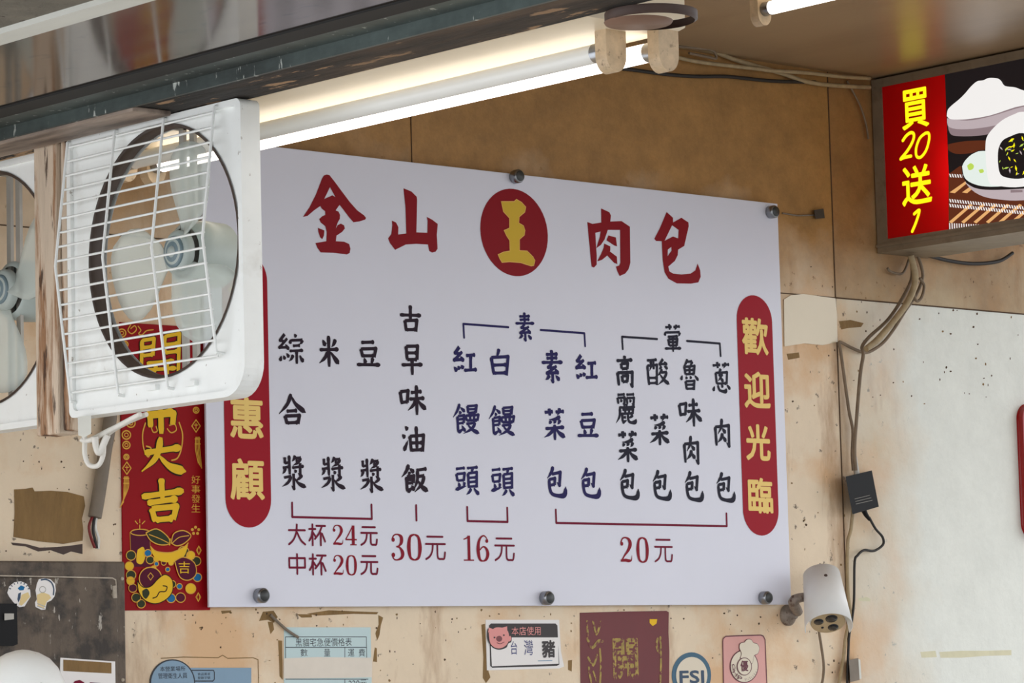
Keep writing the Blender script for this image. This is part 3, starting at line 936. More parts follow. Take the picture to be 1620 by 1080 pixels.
def exhaust_fan(y0, y1, grille, label, turn):
    """square plastic frame facing -x between y0 (far) and y1 (near)"""
    yc, zc = (y0 + y1) / 2, (ZF0 + ZF1) / 2 + .016
    yh = yc - .020                                   # the opening sits a little toward the street
    r = .192
    root = thing('exhaust_fan', (XF, yc, ZF0), label, 'fan', 'exhaust fans under the beam')
    rc = .05
    hy, hz = abs(y1 - y0) / 2, (ZF1 - ZF0) / 2
    zmid = (ZF0 + ZF1) / 2

    def rrect(hy, hz, rad, n=8):
        out = []
        for cy, cz, a0 in ((hy - rad, hz - .012, 0), (-hy + .012, hz - .012, 90), (-hy + .012, -hz + .012, 180), (hy - rad, -hz + rad, 270)):
            rr = .012 if cz == hz - .012 or cy < 0 else rad
            cy2 = hy - rr if cy > 0 else -hy + rr
            cz2 = hz - rr if cz > 0 else -hz + rr
            out += [(cy2 + rr * math.cos(math.radians(a0 + 90 * i / n)), cz2 + rr * math.sin(math.radians(a0 + 90 * i / n))) for i in range(n + 1)]
        return out
    # local u runs toward the street (-y)
    P = lambda u, v, x: Vector((x, yc - u, zmid + v))
    outer = rrect(hy, hz, rc)
    hole = circ(.020, zc - zmid, r, n=64)
    m = MB()
    m.poly([P(u, v, XF) for u, v in outer], M_white, [[P(u, v, XF) for u, v in hole]])
    m.poly([P(u, v, XF + .030) for u, v in outer], M_white, [[P(u, v, XF + .030) for u, v in hole]])
    n = len(outer)
    m.add([P(u, v, XF) for u, v in outer] + [P(u, v, XF + .030) for u, v in outer],
          [(i, (i + 1) % n, n + (i + 1) % n, n + i) for i in range(n)], M_white)
    # raised lip round the front edge
    lip = rrect(hy, hz, rc)
    lin = [(u * (1 - .010 / hy), v * (1 - .010 / hz)) for u, v in lip]
    q = [P(u, v, XF) for u, v in lip] + [P(u, v, XF - .006) for u, v in lip] + [P(u, v, XF - .006) for u, v in lin] + [P(u, v, XF) for u, v in lin]
    m.add(q, [(k * n + i, k * n + (i + 1) % n, (k + 1) * n + (i + 1) % n, (k + 1) * n + i) for k in range(3) for i in range(n)], M_white)
    m.build('frame', root)
    m = MB()
    m.lathe((XF, yh, zc), (1, 0, 0), ((-.002, r + .004), (-.002, r - .0005), (.0, r - .001), (.021, r - .002), (.021, r + .004)), M_dark, 64)
    m.build('duct_ring', root)
    # motor behind, on an upright strut
    m = MB()
    for du in (-.011, .016):
        m.box((XF + .046, yh - du - .006, zc - r - .004), (XF + .052, yh - du + .006, zc + r + .004), M_strut)
        for e in (-1, 1):
            m.box((XF + .028, yh - du - .006, zc + e * (r + .004) - .003), (XF + .052, yh - du + .006, zc + e * (r + .004) + .003), M_strut)
    m.build('motor_strut', root)
    m = MB()
    m.lathe((XF + .040, yh, zc), (1, 0, 0), ((0, .040), (.004, .048), (.03, .052), (.07, .050), (.085, .038), (.088, 0)), M_motor, 32)
    m.build('motor', root)
    for i in range(3):
        a0 = math.radians(turn + 120 * i)
        vs, fs = [], []
        nr, na = 7, 9
        for ir in range(nr):
            rr = .030 + (.172 - .030) * ir / (nr - 1)
            half = math.radians(24 + 12 * math.sin(math.pi * min(1, (ir + .6) / (nr - .4))))
            for ia in range(na):
                a = a0 + half * (2 * ia / (na - 1) - 1) + .25 * (rr - .03) / .14
                tip = 1 - .10 * abs(2 * ia / (na - 1) - 1) ** 3 * (ir / (nr - 1))
                x = XF + .026 + .020 * (ia / (na - 1) - .5) + .003 * math.cos(math.pi * (ia / (na - 1) - .5))
                vs.append((x, yh - rr * tip * math.cos(a), zc + rr * tip * math.sin(a)))
        for ir in range(nr - 1):
            for ia in range(na - 1):
                p = ir * na + ia
                fs.append((p, p + 1, p + na + 1, p + na))
        b = MB().add(vs, fs, M_blade, True).build('blade', root)
        so = b.modifiers.new('thickness', 'SOLIDIFY')
        so.thickness = .002
        so.offset = 0
    m = MB()
    m.lathe((XF + .036, yh, zc), (-1, 0, 0), ((0, .034), (.010, .034), (.014, .029), (.015, .024)), M_motor, 32)
    m.lathe((XF + .022, yh, zc), (-1, 0, 0), ((0, .025), (.003, .0245), (.004, .020)), M_hub, 32)
    m.lathe((XF + .018, yh, zc), (-1, 0, 0), ((0, .020), (.001, .016)), M_motor, 32)
    m.lathe((XF + .017, yh, zc), (-1, 0, 0), ((0, .016), (.001, .009)), M_hub, 32)
    m.lathe((XF + .016, yh, zc), (-1, 0, 0), ((0, .009), (.003, .007), (.003, 0)), M_motor, 24)
    m.build('hub', root)
    if grille:
        m = MB()
        ztop, zb = 2.468, 2.073
        zk = zc

        def bulge(z):
            q = 1 - abs(z - zk) / ((ztop - zb) / 2)
            return XF - .010 - .026 * max(0, q)
        ys = [S_far - .012 - i * .1295 for i in range(4)]
        for i, y in enumerate(ys):
            zz = [ztop + .006, zk, zb - (.012 if i < 3 else -.03)]
            m.tube([(bulge(z) - .001, y, z) for z in zz], .0024, M_wire, 6)
            m.tube([(bulge(zz[2]) - .001, y, zz[2]), (XF + .001, y, zz[2] - .002)], .0024, M_wire, 6)
            m.tube([(bulge(zz[0]) - .001, y, zz[0]), (XF + .001, y, zz[0] + .002)], .0024, M_wire, 6)
        for i in range(18):
            z = ztop - .002 - i * (ztop - zb - .004) / 17
            m.tube([(bulge(z) + .001, ys[0], z), (bulge(z) + .001, ys[3 if i < 17 else 2], z)], .0019, M_wire, 6)
        m.build('wire_grille', root)
        for y, z in ((S_near + .135, ZF0 + .028), (S_near + .235, ZF0 + .030)):
            MB().box((XF - .008, y - .012, z - .004), (XF + .001, y + .012, z + .004), M_white).build('clip', root)
    return root


exhaust_fan(S_far, S_near, True, 'white square exhaust fan with wire grille, in front of the menu board corner', 180)
post_y = (-.622, -.680)
XF = -.772                                           # the second fan hangs just behind the post
exhaust_fan(-.197, -.646, False, 'white exhaust fan without a grille, cut by the left edge of the photo', 12)
XF = -.80
pz0, pz1 = onX(62, 690, XF - .012).z, 2.480
m = MB()
ya, yb = onX(57, 500, XF - .012).y, onX(92, 500, XF - .012).y
m.box((XF - .014, yb, pz0), (XF + .026, ya, pz1), M_wood)
tag(m.build('wooden_post', bevel=.003), 'thick peeling painted wooden post hanging between the two fans', 'post')
yc_, yd_ = yb - .0025, S_far + .001
m = MB().box((XF - .006, yd_, pz0 + .005), (XF + .024, yc_, pz1), M_wood)
tag(m.build('wooden_batten', bevel=.002), 'thin painted wooden batten between the post and the grilled fan', 'batten')

# ------------------------------------------------------------------ fluorescent lights


def lamp_holder(m, x, y, z, s):
    """rounded tombstone in the xz plane"""
    a = [(x + .019 * math.cos(math.radians(t)), z - .008 + .024 * math.sin(math.radians(t))) for t in range(180, 361, 15)]
    a += [(x + .019, z + .028), (x - .019, z + .028)]
    m.hull8([(p, y - .011, q) for p, q in a], [(p, y + .011, q) for p, q in a], M_holder)


def fluorescent(x0, x1, y0, y1, zb, xlit, xoff, label, name='fluorescent_light'):
    """batten between y0 (far) and y1 (near) with its underside at zb"""
    root = thing(name, ((x0 + x1) / 2, (y0 + y1) / 2, zb + .04), label, 'light', 'fluorescent lights')
    m = MB()
    pr = [(x0, zb + .045), (x0, zb + .006), (x0 + .012, zb), (x1 - .012, zb), (x1, zb + .006), (x1, zb + .045)]
    m.hull8([(p, y0, q) for p, q in pr], [(p, y1, q) for p, q in pr], M_fixt)
    m.build('batten', root)
    zt = zb - .026
    for x, mt, dy in ((xlit, M_tube, 0), (xoff, M_tubeoff, .045)):
        if x is None:
            continue
        a, b = y0 - .012, y1 + .012 + dy
        t = MB()
        t.tube([(x, a - .016, zt), (x, b + .016, zt)], .0135, mt, 20)
        tb = t.build('tube', root)
        if mt is M_tube:
            tb['label'] = 'lit tube'
        for e, s_ in ((a, -1), (b, 1)):
            t = MB().tube([(x, e + s_ * .030, zt), (x, e + s_ * .011, zt)], .0138, M_bolt, 20)
            t.build('end_cap', tb)
        for e in (a, b):
            t = MB()
            lamp_holder(t, x, e, zt, 1)
            t.build('lamp_holder', root)
    return root


fluorescent(-.768, -.575, -.665, -1.885, 2.487, -.607, -.664, 'twin fluorescent light with one lit tube, along the dark beam above the board')
fluorescent(.826, .966, -.625, -1.85, 2.934, .897, None, 'lit fluorescent light on the ceiling, cut off by the top edge of the photo')
m = MB()
dc = onZ(1030, 26, 2.476)
m.lathe((dc.x, dc.y, 2.481), (0, 0, -1), ((0, .062), (.010, .062), (.012, .058)), M_discr, 40)
m.lathe((dc.x - .012, dc.y + .012, 2.4695), (0, 0, -1), ((0, .046), (.003, .044), (.003, 0)), M_disc, 40)
tag(m.build('ceiling_plate'), 'brown round plate under the beam at the near end of the fluorescent light', 'plate')

# ------------------------------------------------------------------ illuminated box sign on the right
XS = 1.936
SGN = Face('x', XS, .0005)
sz1, sz0 = onX(1378, 128, XS).z, onX(1383, 402, XS).z
sy0, sy1 = -.004, -.80
sign = thing('light_box_sign', (XS + .08, -.4, sz0), 'grimy framed light box sign with red strip and food photograph, high on the right', 'sign')
fb = .030
m = MB()
TH = .17
m.box((XS - .004, sy1, sz1 - .020), (XS + TH, sy0, sz1), M_alu)
m.box((XS - .004, sy1, sz0), (XS + TH, sy0, sz0 + .030), M_alu)
m.box((XS - .0035, sy0 - .030, sz0 + .030), (XS + TH, sy0, sz1 - .020), M_alu)
m.box((XS - .0035, sy1, sz0 + .030), (XS + TH, sy1 + .02, sz1 - .020), M_alu)
m.box((XS + TH - .004, sy1 + .02, sz0 + .030), (XS + TH - .001, sy0 - .030, sz1 - .020), M_alu)
m.box((XS - .008, sy1, sz0 + .013), (XS - .0041, sy0, sz0 + .020), M_alu)
m.build('case', sign)
t = MB()
t.tube([(XS + .09, -.235, sz0 + .17), (XS + .09, -.77, sz0 + .17)], .013, L_lamp, 12)
t.build('inner_lamp', sign)
yr = SGN.px(1500, 250)[0]
zi0, zi1 = sz0 + .028, sz1 - .018
m = MB()
fill(m, SGN, [(.028, zi0), (yr, zi0), (yr, zi1), (.028, zi1)], L_red, 0)
red = m.build('red_strip', sign)
cs = crop(1380, 80, 3.175)
m = MB()
for ch, *b in (('買', 148, 190, 285, 392), ('送', 148, 575, 300, 775)):
    b = cs([b[:2], b[2:]])
    bold(m, SGN, ch, pxbox(SGN, *b[0], *b[1]), L_yel, .0018, 2)
for pts, wd_ in (((155, 452, 172, 428, 195, 412, 210, 420, 206, 452, 180, 500, 146, 542), 17), ((144, 545, 165, 536, 196, 530), 17),
                 ((268, 415, 240, 440, 222, 490, 224, 530, 245, 535, 272, 500, 287, 445, 284, 415, 268, 415), 16),
                 ((212, 820, 238, 802, 222, 860, 202, 908), 17)):
    linepx(m, SGN, cs(list(zip(pts[::2], pts[1::2]))), wd_ / 3.175, L_yel, 2, 4)
m.build('sign_text', red)
m = MB()
ye = -sy1 - .02
fill(m, SGN, [(yr, zi0), (ye, zi0), (ye, zi1), (yr, zi1)], L_dark, 0)
FP = lambda s_, mt, k=1, sm=4: fillpx(m, SGN, cs(pairs(s_)), mt, k, sm=sm)
FP("384 900 384 620 440 580 1100 560 1100 900", L_brown, 1, 0)
for i in range(16):                                  # bamboo slats
    x = 446 + i * 62
    FP(f"{x - 60} 860 {x - 46} 868 {x + 60} 776 {x + 46} 770", L_tan, 2, 0)
    if i < 8:
        FP(f"{x - 56} 712 {x - 30} 716 {x + 50} 650 {x + 38} 646", L_tan, 2, 0)
for i in range(44):                                  # stitched rows
    x = 388 + i * 13
    for y0_ in (618 + .04 * i * 13, 744 + .10 * i * 13, 768 + .10 * i * 13):
        FP(f"{x} {y0_} {x + 7} {y0_ + 3} {x + 12} {y0_ + 19} {x + 5} {y0_ + 17}", L_white, 3, 0)
for i in range(20):
    x = 388 + i * 12
    FP(f"{x} {866 + i * .6} {x + 5} {866 + i * .6} {x + 7} 915 {x + 2} 915", L_white, 3, 0)
FP("384 470 470 455 600 455 560 500 440 520 384 500", L_brown, 2)
FP("378 345 480 345 600 325 700 290 760 270 900 260 900 330 640 400 560 425 440 430 392 415", L_greyd, 3)
FP("378 340 480 352 600 330 762 282 900 270 900 300 640 372 480 395 390 385", L_grey, 4)
FP("378 330 382 300 400 278 440 245 470 215 500 180 530 155 560 150 590 138 630 140 650 152 670 178 720 185 762 200 900 240 900 290 762 276 600 325 480 345 400 345", L_white, 5)
FP("452 580 470 545 520 510 600 500 1000 520 1060 600 1000 700 762 748 640 745 560 730 500 690 462 640", L_dark, 6)
FP("456 582 474 550 520 514 600 505 1000 525 1050 600 980 670 762 676 600 684 520 672 470 640", L_mint, 7)
FP("470 660 520 690 600 700 762 694 1000 680 960 720 762 752 640 748 560 732 505 700", L_grey, 7)
FP("700 700 760 700 760 712 700 714", L_greyd, 7.5, 0)
FP("482 578 500 566 516 578 510 596 490 600", L_green, 8)
FP("540 600 560 596 566 610 548 616", L_green, 8)
FP("574 500 580 440 610 395 660 350 720 320 762 308 860 320 960 400 980 520 930 640 762 684 640 680 590 655", L_white, 9)
FP("638 560 640 500 660 455 700 432 762 415 850 450 880 520 860 600 762 642 690 640 650 620", L_dark, 10)
rs = random.Random(3)
for i in range(60):
    x, y, a, ln = rs.uniform(645, 860), rs.uniform(440, 630), rs.uniform(0, 3.1), rs.uniform(14, 34)
    if ((x - 755) / 118) ** 2 + ((y - 535) / 105) ** 2 < .95:
        dx, dy = math.cos(a) * ln / 2, math.sin(a) * ln / 2
        FP(f"{x - dx} {y - dy} {x - dy * .3} {y + dx * .3} {x + dx} {y + dy} {x + dy * .3} {y - dx * .3}", [L_yel, L_green, L_yel, L_grey][i % 4], 11 + .02 * i, 0)
m.build('food_picture', sign)

# ------------------------------------------------------------------ red lucky banner left of the board
BAN = Face('y', -.004, .0003)
ban = thing('lucky_banner', (BAN.px(265, 740)[0], -.004, BAN.px(265, 965)[1]), 'long red paper new year banner with gold characters, left of the menu board', 'banner')
bl, br = BAN.px(193, 740)[0], BAN.px(329, 740)[0]
bt, bb = BAN.px(260, 514)[1], BAN.px(265, 965)[1]
m = MB()
cols = 8
for i in range(cols):                                # the paper bows a little off the wall on its left
    a, b = i / cols, (i + 1) / cols
    f = lambda q: -.0035 - .0
    x0_, x1_ = bl + (br - bl) * a, bl + (br - bl) * b
    m.add([(x0_, f(a), bb), (x1_, f(b), bb), (x1_, f(b), bt), (x0_, f(a), bt)], [(0, 1, 2, 3)], M_paperred)
m.box((bl, -.0034, bb), (br, -.0005, bt), M_paperred)
m.build('paper', ban)
cb = crop(180, 500, 2.247)


def brush(m, strokes, wpx, mt, k):
    for s_ in strokes:
        a = s_.split()
        P = [BAN.px(*p) for p in cb(pairs(' '.join(a[1:])))]
        sc_ = abs(BAN.px(260, 710)[1] - BAN.px(260, 700)[1]) / 10
        stroke(m, BAN, a[0], P, wpx * sc_, mt, k)


BIG = [["h 112 350 212 338", "s 160 315 160 330", "s 128 352 130 395", "z 128 354 212 346 208 385", "s 166 330 168 418"],
       ["h 108 486 238 466", "p 166 430 150 500 98 552", "n 160 496 200 535 256 552"],
       ["h 98 642 248 620", "s 168 576 172 648", "h 118 664 226 648", "s 134 682 146 730", "z 134 684 222 676 210 722", "h 148 724 210 718"],
       ["s 100 84 96 206", "z 100 86 142 80 138 140", "h 104 112 138 108", "h 104 140 138 136", "s 180 70 180 132", "z 180 72 232 62 228 214", "h 182 102 228 96", "h 182 130 228 124", "h 116 168 214 158", "h 108 192 222 184", "p 148 164 146 190 128 226", "s 188 160 190 232"]]
for g_ in BIG:
    m = MB()
    brush(m, g_, 15 if g_ is not BIG[3] else 10, M_pblack, 1)
    brush(m, g_, 11 if g_ is not BIG[3] else 7, M_pgold, 3)
    m.build('gold_character', ban)
m = MB()
for i, ch in enumerate('好事發生'):
    x0_, y0_ = cb([(276, 566 + i * 34)])[0]
    x1_, y1_ = cb([(307, 595 + i * 34)])[0]
    typeset(m, BAN, ch, pxbox(BAN, x0_, y0_, x1_, y1_), M_pgoldl, 0, 1)
m.build('small_text', ban)
m = MB()
LB = lambda s_, w_=1.6, mt=M_pgoldl, k=1, sm=5: linepx(m, BAN, cb(pairs(s_)), w_, mt, k, sm)
FB = lambda s_, mt, k=2, sm=5: fillpx(m, BAN, cb(pairs(s_)), mt, k, sm=sm)
CB = lambda x, y, r, mt, k=2: fillpx(m, BAN, cb(circ(x, y, r, n=20)), mt, k)
RB = lambda x, y, r, w_=1.4, mt=M_pgoldl, k=2: linepx(m, BAN, cb(circ(x, y, r, n=20) + [(x + r, y)]), w_, mt, k)
# scroll ring behind the second character
LB("112 380 102 420 106 470 122 500 132 470 116 462", 2.4)
LB("232 378 244 420 240 470 226 504 206 512", 2.4)
LB("132 392 140 412 154 408 150 392", 2.0)
LB("190 400 204 414 222 404 216 384 198 388", 2.0)
# strings of coins and knots
for x, y, r in ((60, 380, 15), (44, 422, 15), (44, 458, 13), (44, 500, 9), (292, 334, 10), (28, 60, 14), (40, 100, 10), (288, 190, 15)):
    RB(x, y, r, 2.2)
    RB(x, y, r * .45, 1.6)
for x, y in ((46, 540), (292, 390)):
    LB(f"{x} {y - 22} {x + 15} {y} {x} {y + 22} {x - 15} {y} {x} {y - 22}", 1.8, sm=0)
    LB(f"{x - 6} {y - 3} {x + 6} {y - 3}", 1.5)
    LB(f"{x} {y - 9} {x} {y + 9}", 1.5)
for x, y, s_ in ((44, 570, -1), (298, 430, 1)):
    for i in range(4):
        LB(f"{x - 6 + i * 4} {y} {x - 8 + i * 5} {y + 40} {x + s_ * (6 + i * 4) - 4} {y + 92 + i * 6}", 1.6)
    LB(f"{x - 9} {y + 6} {x + 9} {y + 6}", 2)
    LB(f"{x - 9} {y + 24} {x + 9} {y + 24}", 2)
for y in range(70, 190, 9):
    CB(44 + (y % 3), y + 60, 1.8, M_pgoldl)
LB("60 30 50 50 64 62 80 48 74 34 60 44", 1.8)
LB("86 36 96 50 88 62 100 66 116 52 140 48", 1.8)
m.build('scroll_ornament', ban)
m = MB()
# the still life at the foot: firecracker, orange with leaves, gourd and jewels
FB("58 766 128 766 128 890 62 890", M_pplum, 2, 0)
linepx(m, BAN, cb(circ(93, 768, 34, 11, 24) + [(127, 768)]), 1.6, M_pgoldl, 4)
fillpx(m, BAN, cb(circ(93, 768, 33, 10, 24)), M_pplum, 3)
LB("58 768 62 890", 1.6, sm=0)
LB("128 768 128 860", 1.6, sm=0)
LB("92 764 92 742", 1.8, sm=0)
LB("84 738 76 728", 1.6, sm=0)
LB("92 734 92 722", 1.6, sm=0)
LB("100 738 110 728", 1.6, sm=0)
FB("84 830 104 820 112 850 100 880 80 872", M_pgold)
for i, (x, y, mt) in enumerate(((60, 850, M_pgreen), (54, 888, M_pgold), (60, 920, M_pgreen), (120, 842, M_pblue), (128, 866, M_pgreen), (150, 862, M_pgold),
                                (246, 838, M_pgreen), (272, 850, M_pgold), (292, 870, M_pgreen), (296, 928, M_pblue), (272, 968, M_pgold), (236, 1000, M_pplum),
                                (202, 1002, M_pblue), (232, 960, M_pblue), (66, 966, M_pplum), (78, 1000, M_pgreen), (96, 1022, M_pgreen), (206, 952, M_pgreen),
                                (58, 940, M_pgold), (150, 880, M_pblue), (176, 876, M_pplum), (202, 876, M_pgold), (140, 896, M_pgold), (190, 900, M_pblue))):
    r = (17, 15, 17, 13, 14, 10, 20, 15, 16, 15, 18, 17, 16, 10, 15, 16, 15, 13, 14, 8, 9, 9, 9, 8)[i]
    CB(x, y, r, mt, 3 + .03 * i)
    RB(x, y, r, 1.4, M_pgoldl, 4 + .03 * i)
FB("128 818 150 836 200 840 244 822 262 806 250 850 216 872 170 872 140 852", M_pgold, 5)
FB("112 770 150 756 188 782 196 808 160 812 128 796", M_pgreen, 6)
FB("202 806 212 772 246 762 272 780 250 806 222 816", M_pplum, 6)
LB("112 770 150 756 188 782 196 808 160 812 128 796 112 770", 1.8, k=7)
LB("202 806 212 772 246 762 272 780 250 806 222 816 202 806", 1.8, k=7)
LB("124 776 160 790 192 806", 1.4, k=7)
LB("206 806 230 786 264 780", 1.4, k=7)
LB("128 818 150 836 200 840 244 822 262 806", 1.8, k=7)
LB("196 812 198 792", 2.4, M_pgold, 7)
FB("214 870 246 856 284 876 290 916 264 938 232 926", M_pplum, 6)
LB("214 870 246 856 284 876 290 916 264 938 232 926 214 870", 1.6, k=7)
x0_, y0_ = cb([(228, 872)])[0]
x1_, y1_ = cb([(268, 914)])[0]
typeset(m, BAN, '吉', pxbox(BAN, x0_, y0_, x1_, y1_), M_pgold, 0, 8)
CB(128, 932, 40, M_pplum, 7)
RB(128, 932, 40, 1.8, M_pgoldl, 7.2)
FB("80 940 100 962 128 960 156 932 180 918 204 936 206 976 184 1006 146 1022 108 1010 86 980", M_pgold, 9)
LB("80 940 100 962 128 960 156 932 180 918 204 936 206 976 184 1006 146 1022 108 1010 86 980 80 940", 1.5, M_pblack, 9.3)
LB("172 958 186 962 180 978 160 980 150 996 136 1002", 1.8, M_pblack, 9.5)
FB("98 976 114 968 124 984 112 1004 100 994", M_pgreen, 9.6)
LB("118 924 128 912 138 924 128 938 118 924", 1.2, k=8, sm=0)
for x, y in ((302, 832), (300, 998)):
    LB(f"{x} {y - 16} {x + 5} {y} {x} {y + 16} {x - 5} {y} {x} {y - 16} {x + 9} {y} {x} {y + 16} {x - 9} {y} {x} {y - 16}", 1.1, sm=0)
for i in range(5):
    a = math.radians(90 + 72 * i)
    fillpx(m, BAN, cb(circ(290 + 12 * math.cos(a), 762 - 12 * math.sin(a), 5.4, n=12)), M_pgoldl, 2)
m.build('still_life_print', ban)

# ------------------------------------------------------------------ cables on the wall and under the ceiling


def pts_on(pl, off, s_):
    return [onY(x, y, -off) for x, y in pairs(s_)]


def wire(name, s_, off, r, mt, label, parent=None, sm=5, cat='cable', group=None):
    q = smooth([tuple(p) for p in pts_on('y', off, s_)], sm)
    o = MB().tube(q, r, mt, 8).build(name, parent)
    if parent is None:
        tag(o, label, cat, group)
    return o


GC = 'dusty cables along the top of the wall'
wire('cable', "1042 67 1084 73 1129 82 1164 95 1209 108 1240 117 1275 129 1318 135 1376 138", .012, .0052, M_cable,
     'dusty cable sagging below the ceiling corner, lowest where it meets the box sign', group=GC)
wire('cable', "1038 82 1073 91 1107 98 1164 105 1200 109 1222 112 1275 115 1329 121 1376 124", .022, .0046, M_cable,
     'dusty cable from the fluorescent light to the top of the box sign', group=GC)
wire('cable', "1040 70 1100 76 1127 80 1133 92 1120 90 1090 84", .030, .0032, M_cable2, 'short loose cable end looped beside the lamp holders', group=GC)
wire('cable', "940 100 961 106 997 110 1059 118 1106 121 1150 121 1220 128 1290 130", .010, .0042, M_cabled,
     'dark thin cable lying lowest on the brown upper wall', group=GC)
wire('cable', "1340 128 1350 146 1362 170 1370 196 1374 220", .010, .0026, M_cable2, 'thin curved cable hugging the left edge of the box sign', group=GC)
GD = 'cables below the box sign'
wire('cable', "1441 404 1443 436 1433 462 1407 503 1376 532 1364 548 1366 560 1361 592 1355.6 657 1352 708 1354 744", .034, .0042, M_cable2,
     'grey brown cable from under the box sign to the black adapter', group=GD)
wire('cable', "1452 404 1460 436 1449 467 1433 490 1415 519 1397 542 1376 556 1362 556 1345 549 1328 541 1330 556 1335 592 1343 649 1349 680 1348 719 1350 744", .012, .0038, M_cable2,
     'grey brown cable looping left over the wall joint and down to the adapter', group=GD)
wire('cable', "1441 404 1448 440 1440 470 1420 500 1390 535 1370 552", .054, .0075, M_cable, 'thick taped cable slanting down from the box sign', group=GD)
wire('cable', "1438 410 1428 432 1410 430 1404 424", .014, .003, M_cable2, 'short frayed cable tail curling left under the box sign', group=GD)
wire('cable', "1455 440 1462 452 1458 470 1450 476 1446 462 1452 446", .03, .0034, M_cable2, 'small dirty cable coil tied beside the thick slanting cable', group=GD)
wire('cable', "1468 404 1500 412 1540 417 1580 413 1602 400", .02, .0045, M_cabled, 'black cable sagging under the bottom of the box sign', group=GD)
wire('cable', "1375 818 1385 836 1396 849 1397 861 1383 871 1367 870 1357 878 1352 890 1351 950 1347 986 1343 1010 1340 1090", .016, .0030, M_cabled,
     'thin black cable curling out of the adapter and down beside the camera', group=GD)
wire('cable', "1350 800 1346 838 1341 860 1340.6 921 1343 952 1345 974 1338 1007 1334 1043 1326 1090", .012, .0040, M_cable,
     'tan cable running down the wall right of the security camera', group=GD)
wire('cable', "1295 996 1299 1020 1303 1050 1302 1072 1298 1090", .012, .0030, M_cable2, 'thin cable hanging from the bottom of the security camera', group=GD)
wire('loose_strip', "428 972 440 984 455 997 472 1008", .006, .0028, M_conduit, 'dark twig-like strip peeling beside the pale blue price sheet', sm=4, cat='strip')

ad = thing('power_adapter', onY(1364, 808, -.03), 'black power adapter hanging on cables against the white wall', 'adapter')
m = MB()
qa = pairs("1340 756 1378 747 1388 799 1350 810")
m.hull8([onY(x, y, -.046) for x, y in qa], [onY(x, y, -.016) for x, y in qa], M_black)
m.build('body', ad, bevel=.004)
m = MB()
for i in range(3):
    q = pairs(f"{1352 + i} {789 + i * 4} {1376 + i * 2} {783 + i * 4}")
    m.tube([onY(x, y, -.0463) for x, y in q], .0006, M_strut, 5)
m.build('label_print', ad)
m = MB().tube([onY(x, y, -.03) for x, y in pairs("1366 806 1370 814 1376 822")], [.0065, .0055, .0036], M_black, 10)
m.build('strain_relief', ad)
m = MB().tube([onY(x, y, -.03) for x, y in pairs("1353 722 1354 738 1356 752")], [.004, .006, .007], M_strut, 8)
m.build('plug', ad)

jn = thing('cable_connector', onY(1352, 1074, -.02), 'small dark cable connector box on the cables at the bottom right', 'connector')
m = MB()
qa = pairs("1344 1045 1357 1042 1359 1074 1346 1077")
m.hull8([onY(x, y, -.03) for x, y in qa], [onY(x, y, -.006) for x, y in qa], M_conduit)
m.build('body', jn, bevel=.002)
m = MB()
qa = pairs("1357.6 1042 1361 1043 1363 1073 1359.6 1074")
m.hull8([onY(x, y, -.028) for x, y in qa], [onY(x, y, -.006) for x, y in qa], M_trimw)
m.build('cover', jn)

# ------------------------------------------------------------------ bullet security camera
AX = (-.76 * UP - .65 * fw + .05 * RT).normalized()
fc = onY(1310, 984, -.130)
UU = (UP - AX * UP.dot(AX)).normalized()
WW = RT - AX * RT.dot(AX)
WW = (WW - UU * WW.dot(UU)).normalized()
cm = thing('security_camera', onY(1243, 968, 0), 'white bullet security camera pointing down, beside the lower right corner of the menu board', 'security camera')
LN = .125
m = MB()
m.lathe(fc, -AX, ((0, .0385), (.004, .040), (LN - .03, .040), (LN - .01, .034), (LN, .02), (LN, 0)), M_camw, 32)
m.build('housing', cm)
m = MB()
n_ = 28


def arc(rad, d):
    return [fc + AX * d + (UU * math.cos(t_) + WW * math.sin(t_)) * rad for t_ in [math.radians(-112 + 224 * i / n_) for i in range(n_ + 1)]]


rows = [arc(.041, -LN - .004), arc(.053, .014), arc(.0515, .014), arc(.0395, -LN - .004)]
vs = [p for r_ in rows for p in r_]
fs = [(r_ * (n_ + 1) + i, r_ * (n_ + 1) + i + 1, ((r_ + 1) % 4) * (n_ + 1) + i + 1, ((r_ + 1) % 4) * (n_ + 1) + i) for r_ in range(4) for i in range(n_)]
m.add(vs, fs, M_camw, True)
m.lathe(fc - AX * .095 + UU * .0437, UU, ((0, .004), (.0015, .003), (.0015, 0)), M_discr, 12)
sh = m.build('sun_shield', cm)
m = MB().lathe(fc, AX, ((-.001, .0385), (.001, .038), (.0015, .035), (.0015, 0)), M_camf, 32)
fcp = m.build('front_plate', cm)
for u_, w_, r_ in ((.44, .14, .0135), (.12, -.58, .0108), (-.44, .36, .0118), (-.46, -.28, .003)):
    c_ = fc + UU * u_ * .037 + WW * w_ * .037
    m = MB().lathe(c_, AX, ((.0014, r_), (.003, r_ * .96), (.0036, r_ * .5), (.0036, 0)), M_lens, 24)
    m.build('lens', fcp)
m = MB()
b0 = onY(1245, 973, 0)
m.lathe(b0, (0, -1, 0), ((.0005, .0235), (.006, .0235), (.010, .020), (.016, .011), (.026, .009), (.026, 0)), M_corr, 28)
ka = b0 + Vector((.004, -.03, .006))
kb = fc - AX * (LN - .03) - UU * .03
kc = onY(1257, 948, -.055)
m.tube(smooth([tuple(ka), tuple(kc), tuple(kb)], 5), [.011, .0115, .012, .012, .0115, .011, .0105, .010, .010, .009, .009][:11], M_corr, 12)
m.build('wall_bracket', cm)

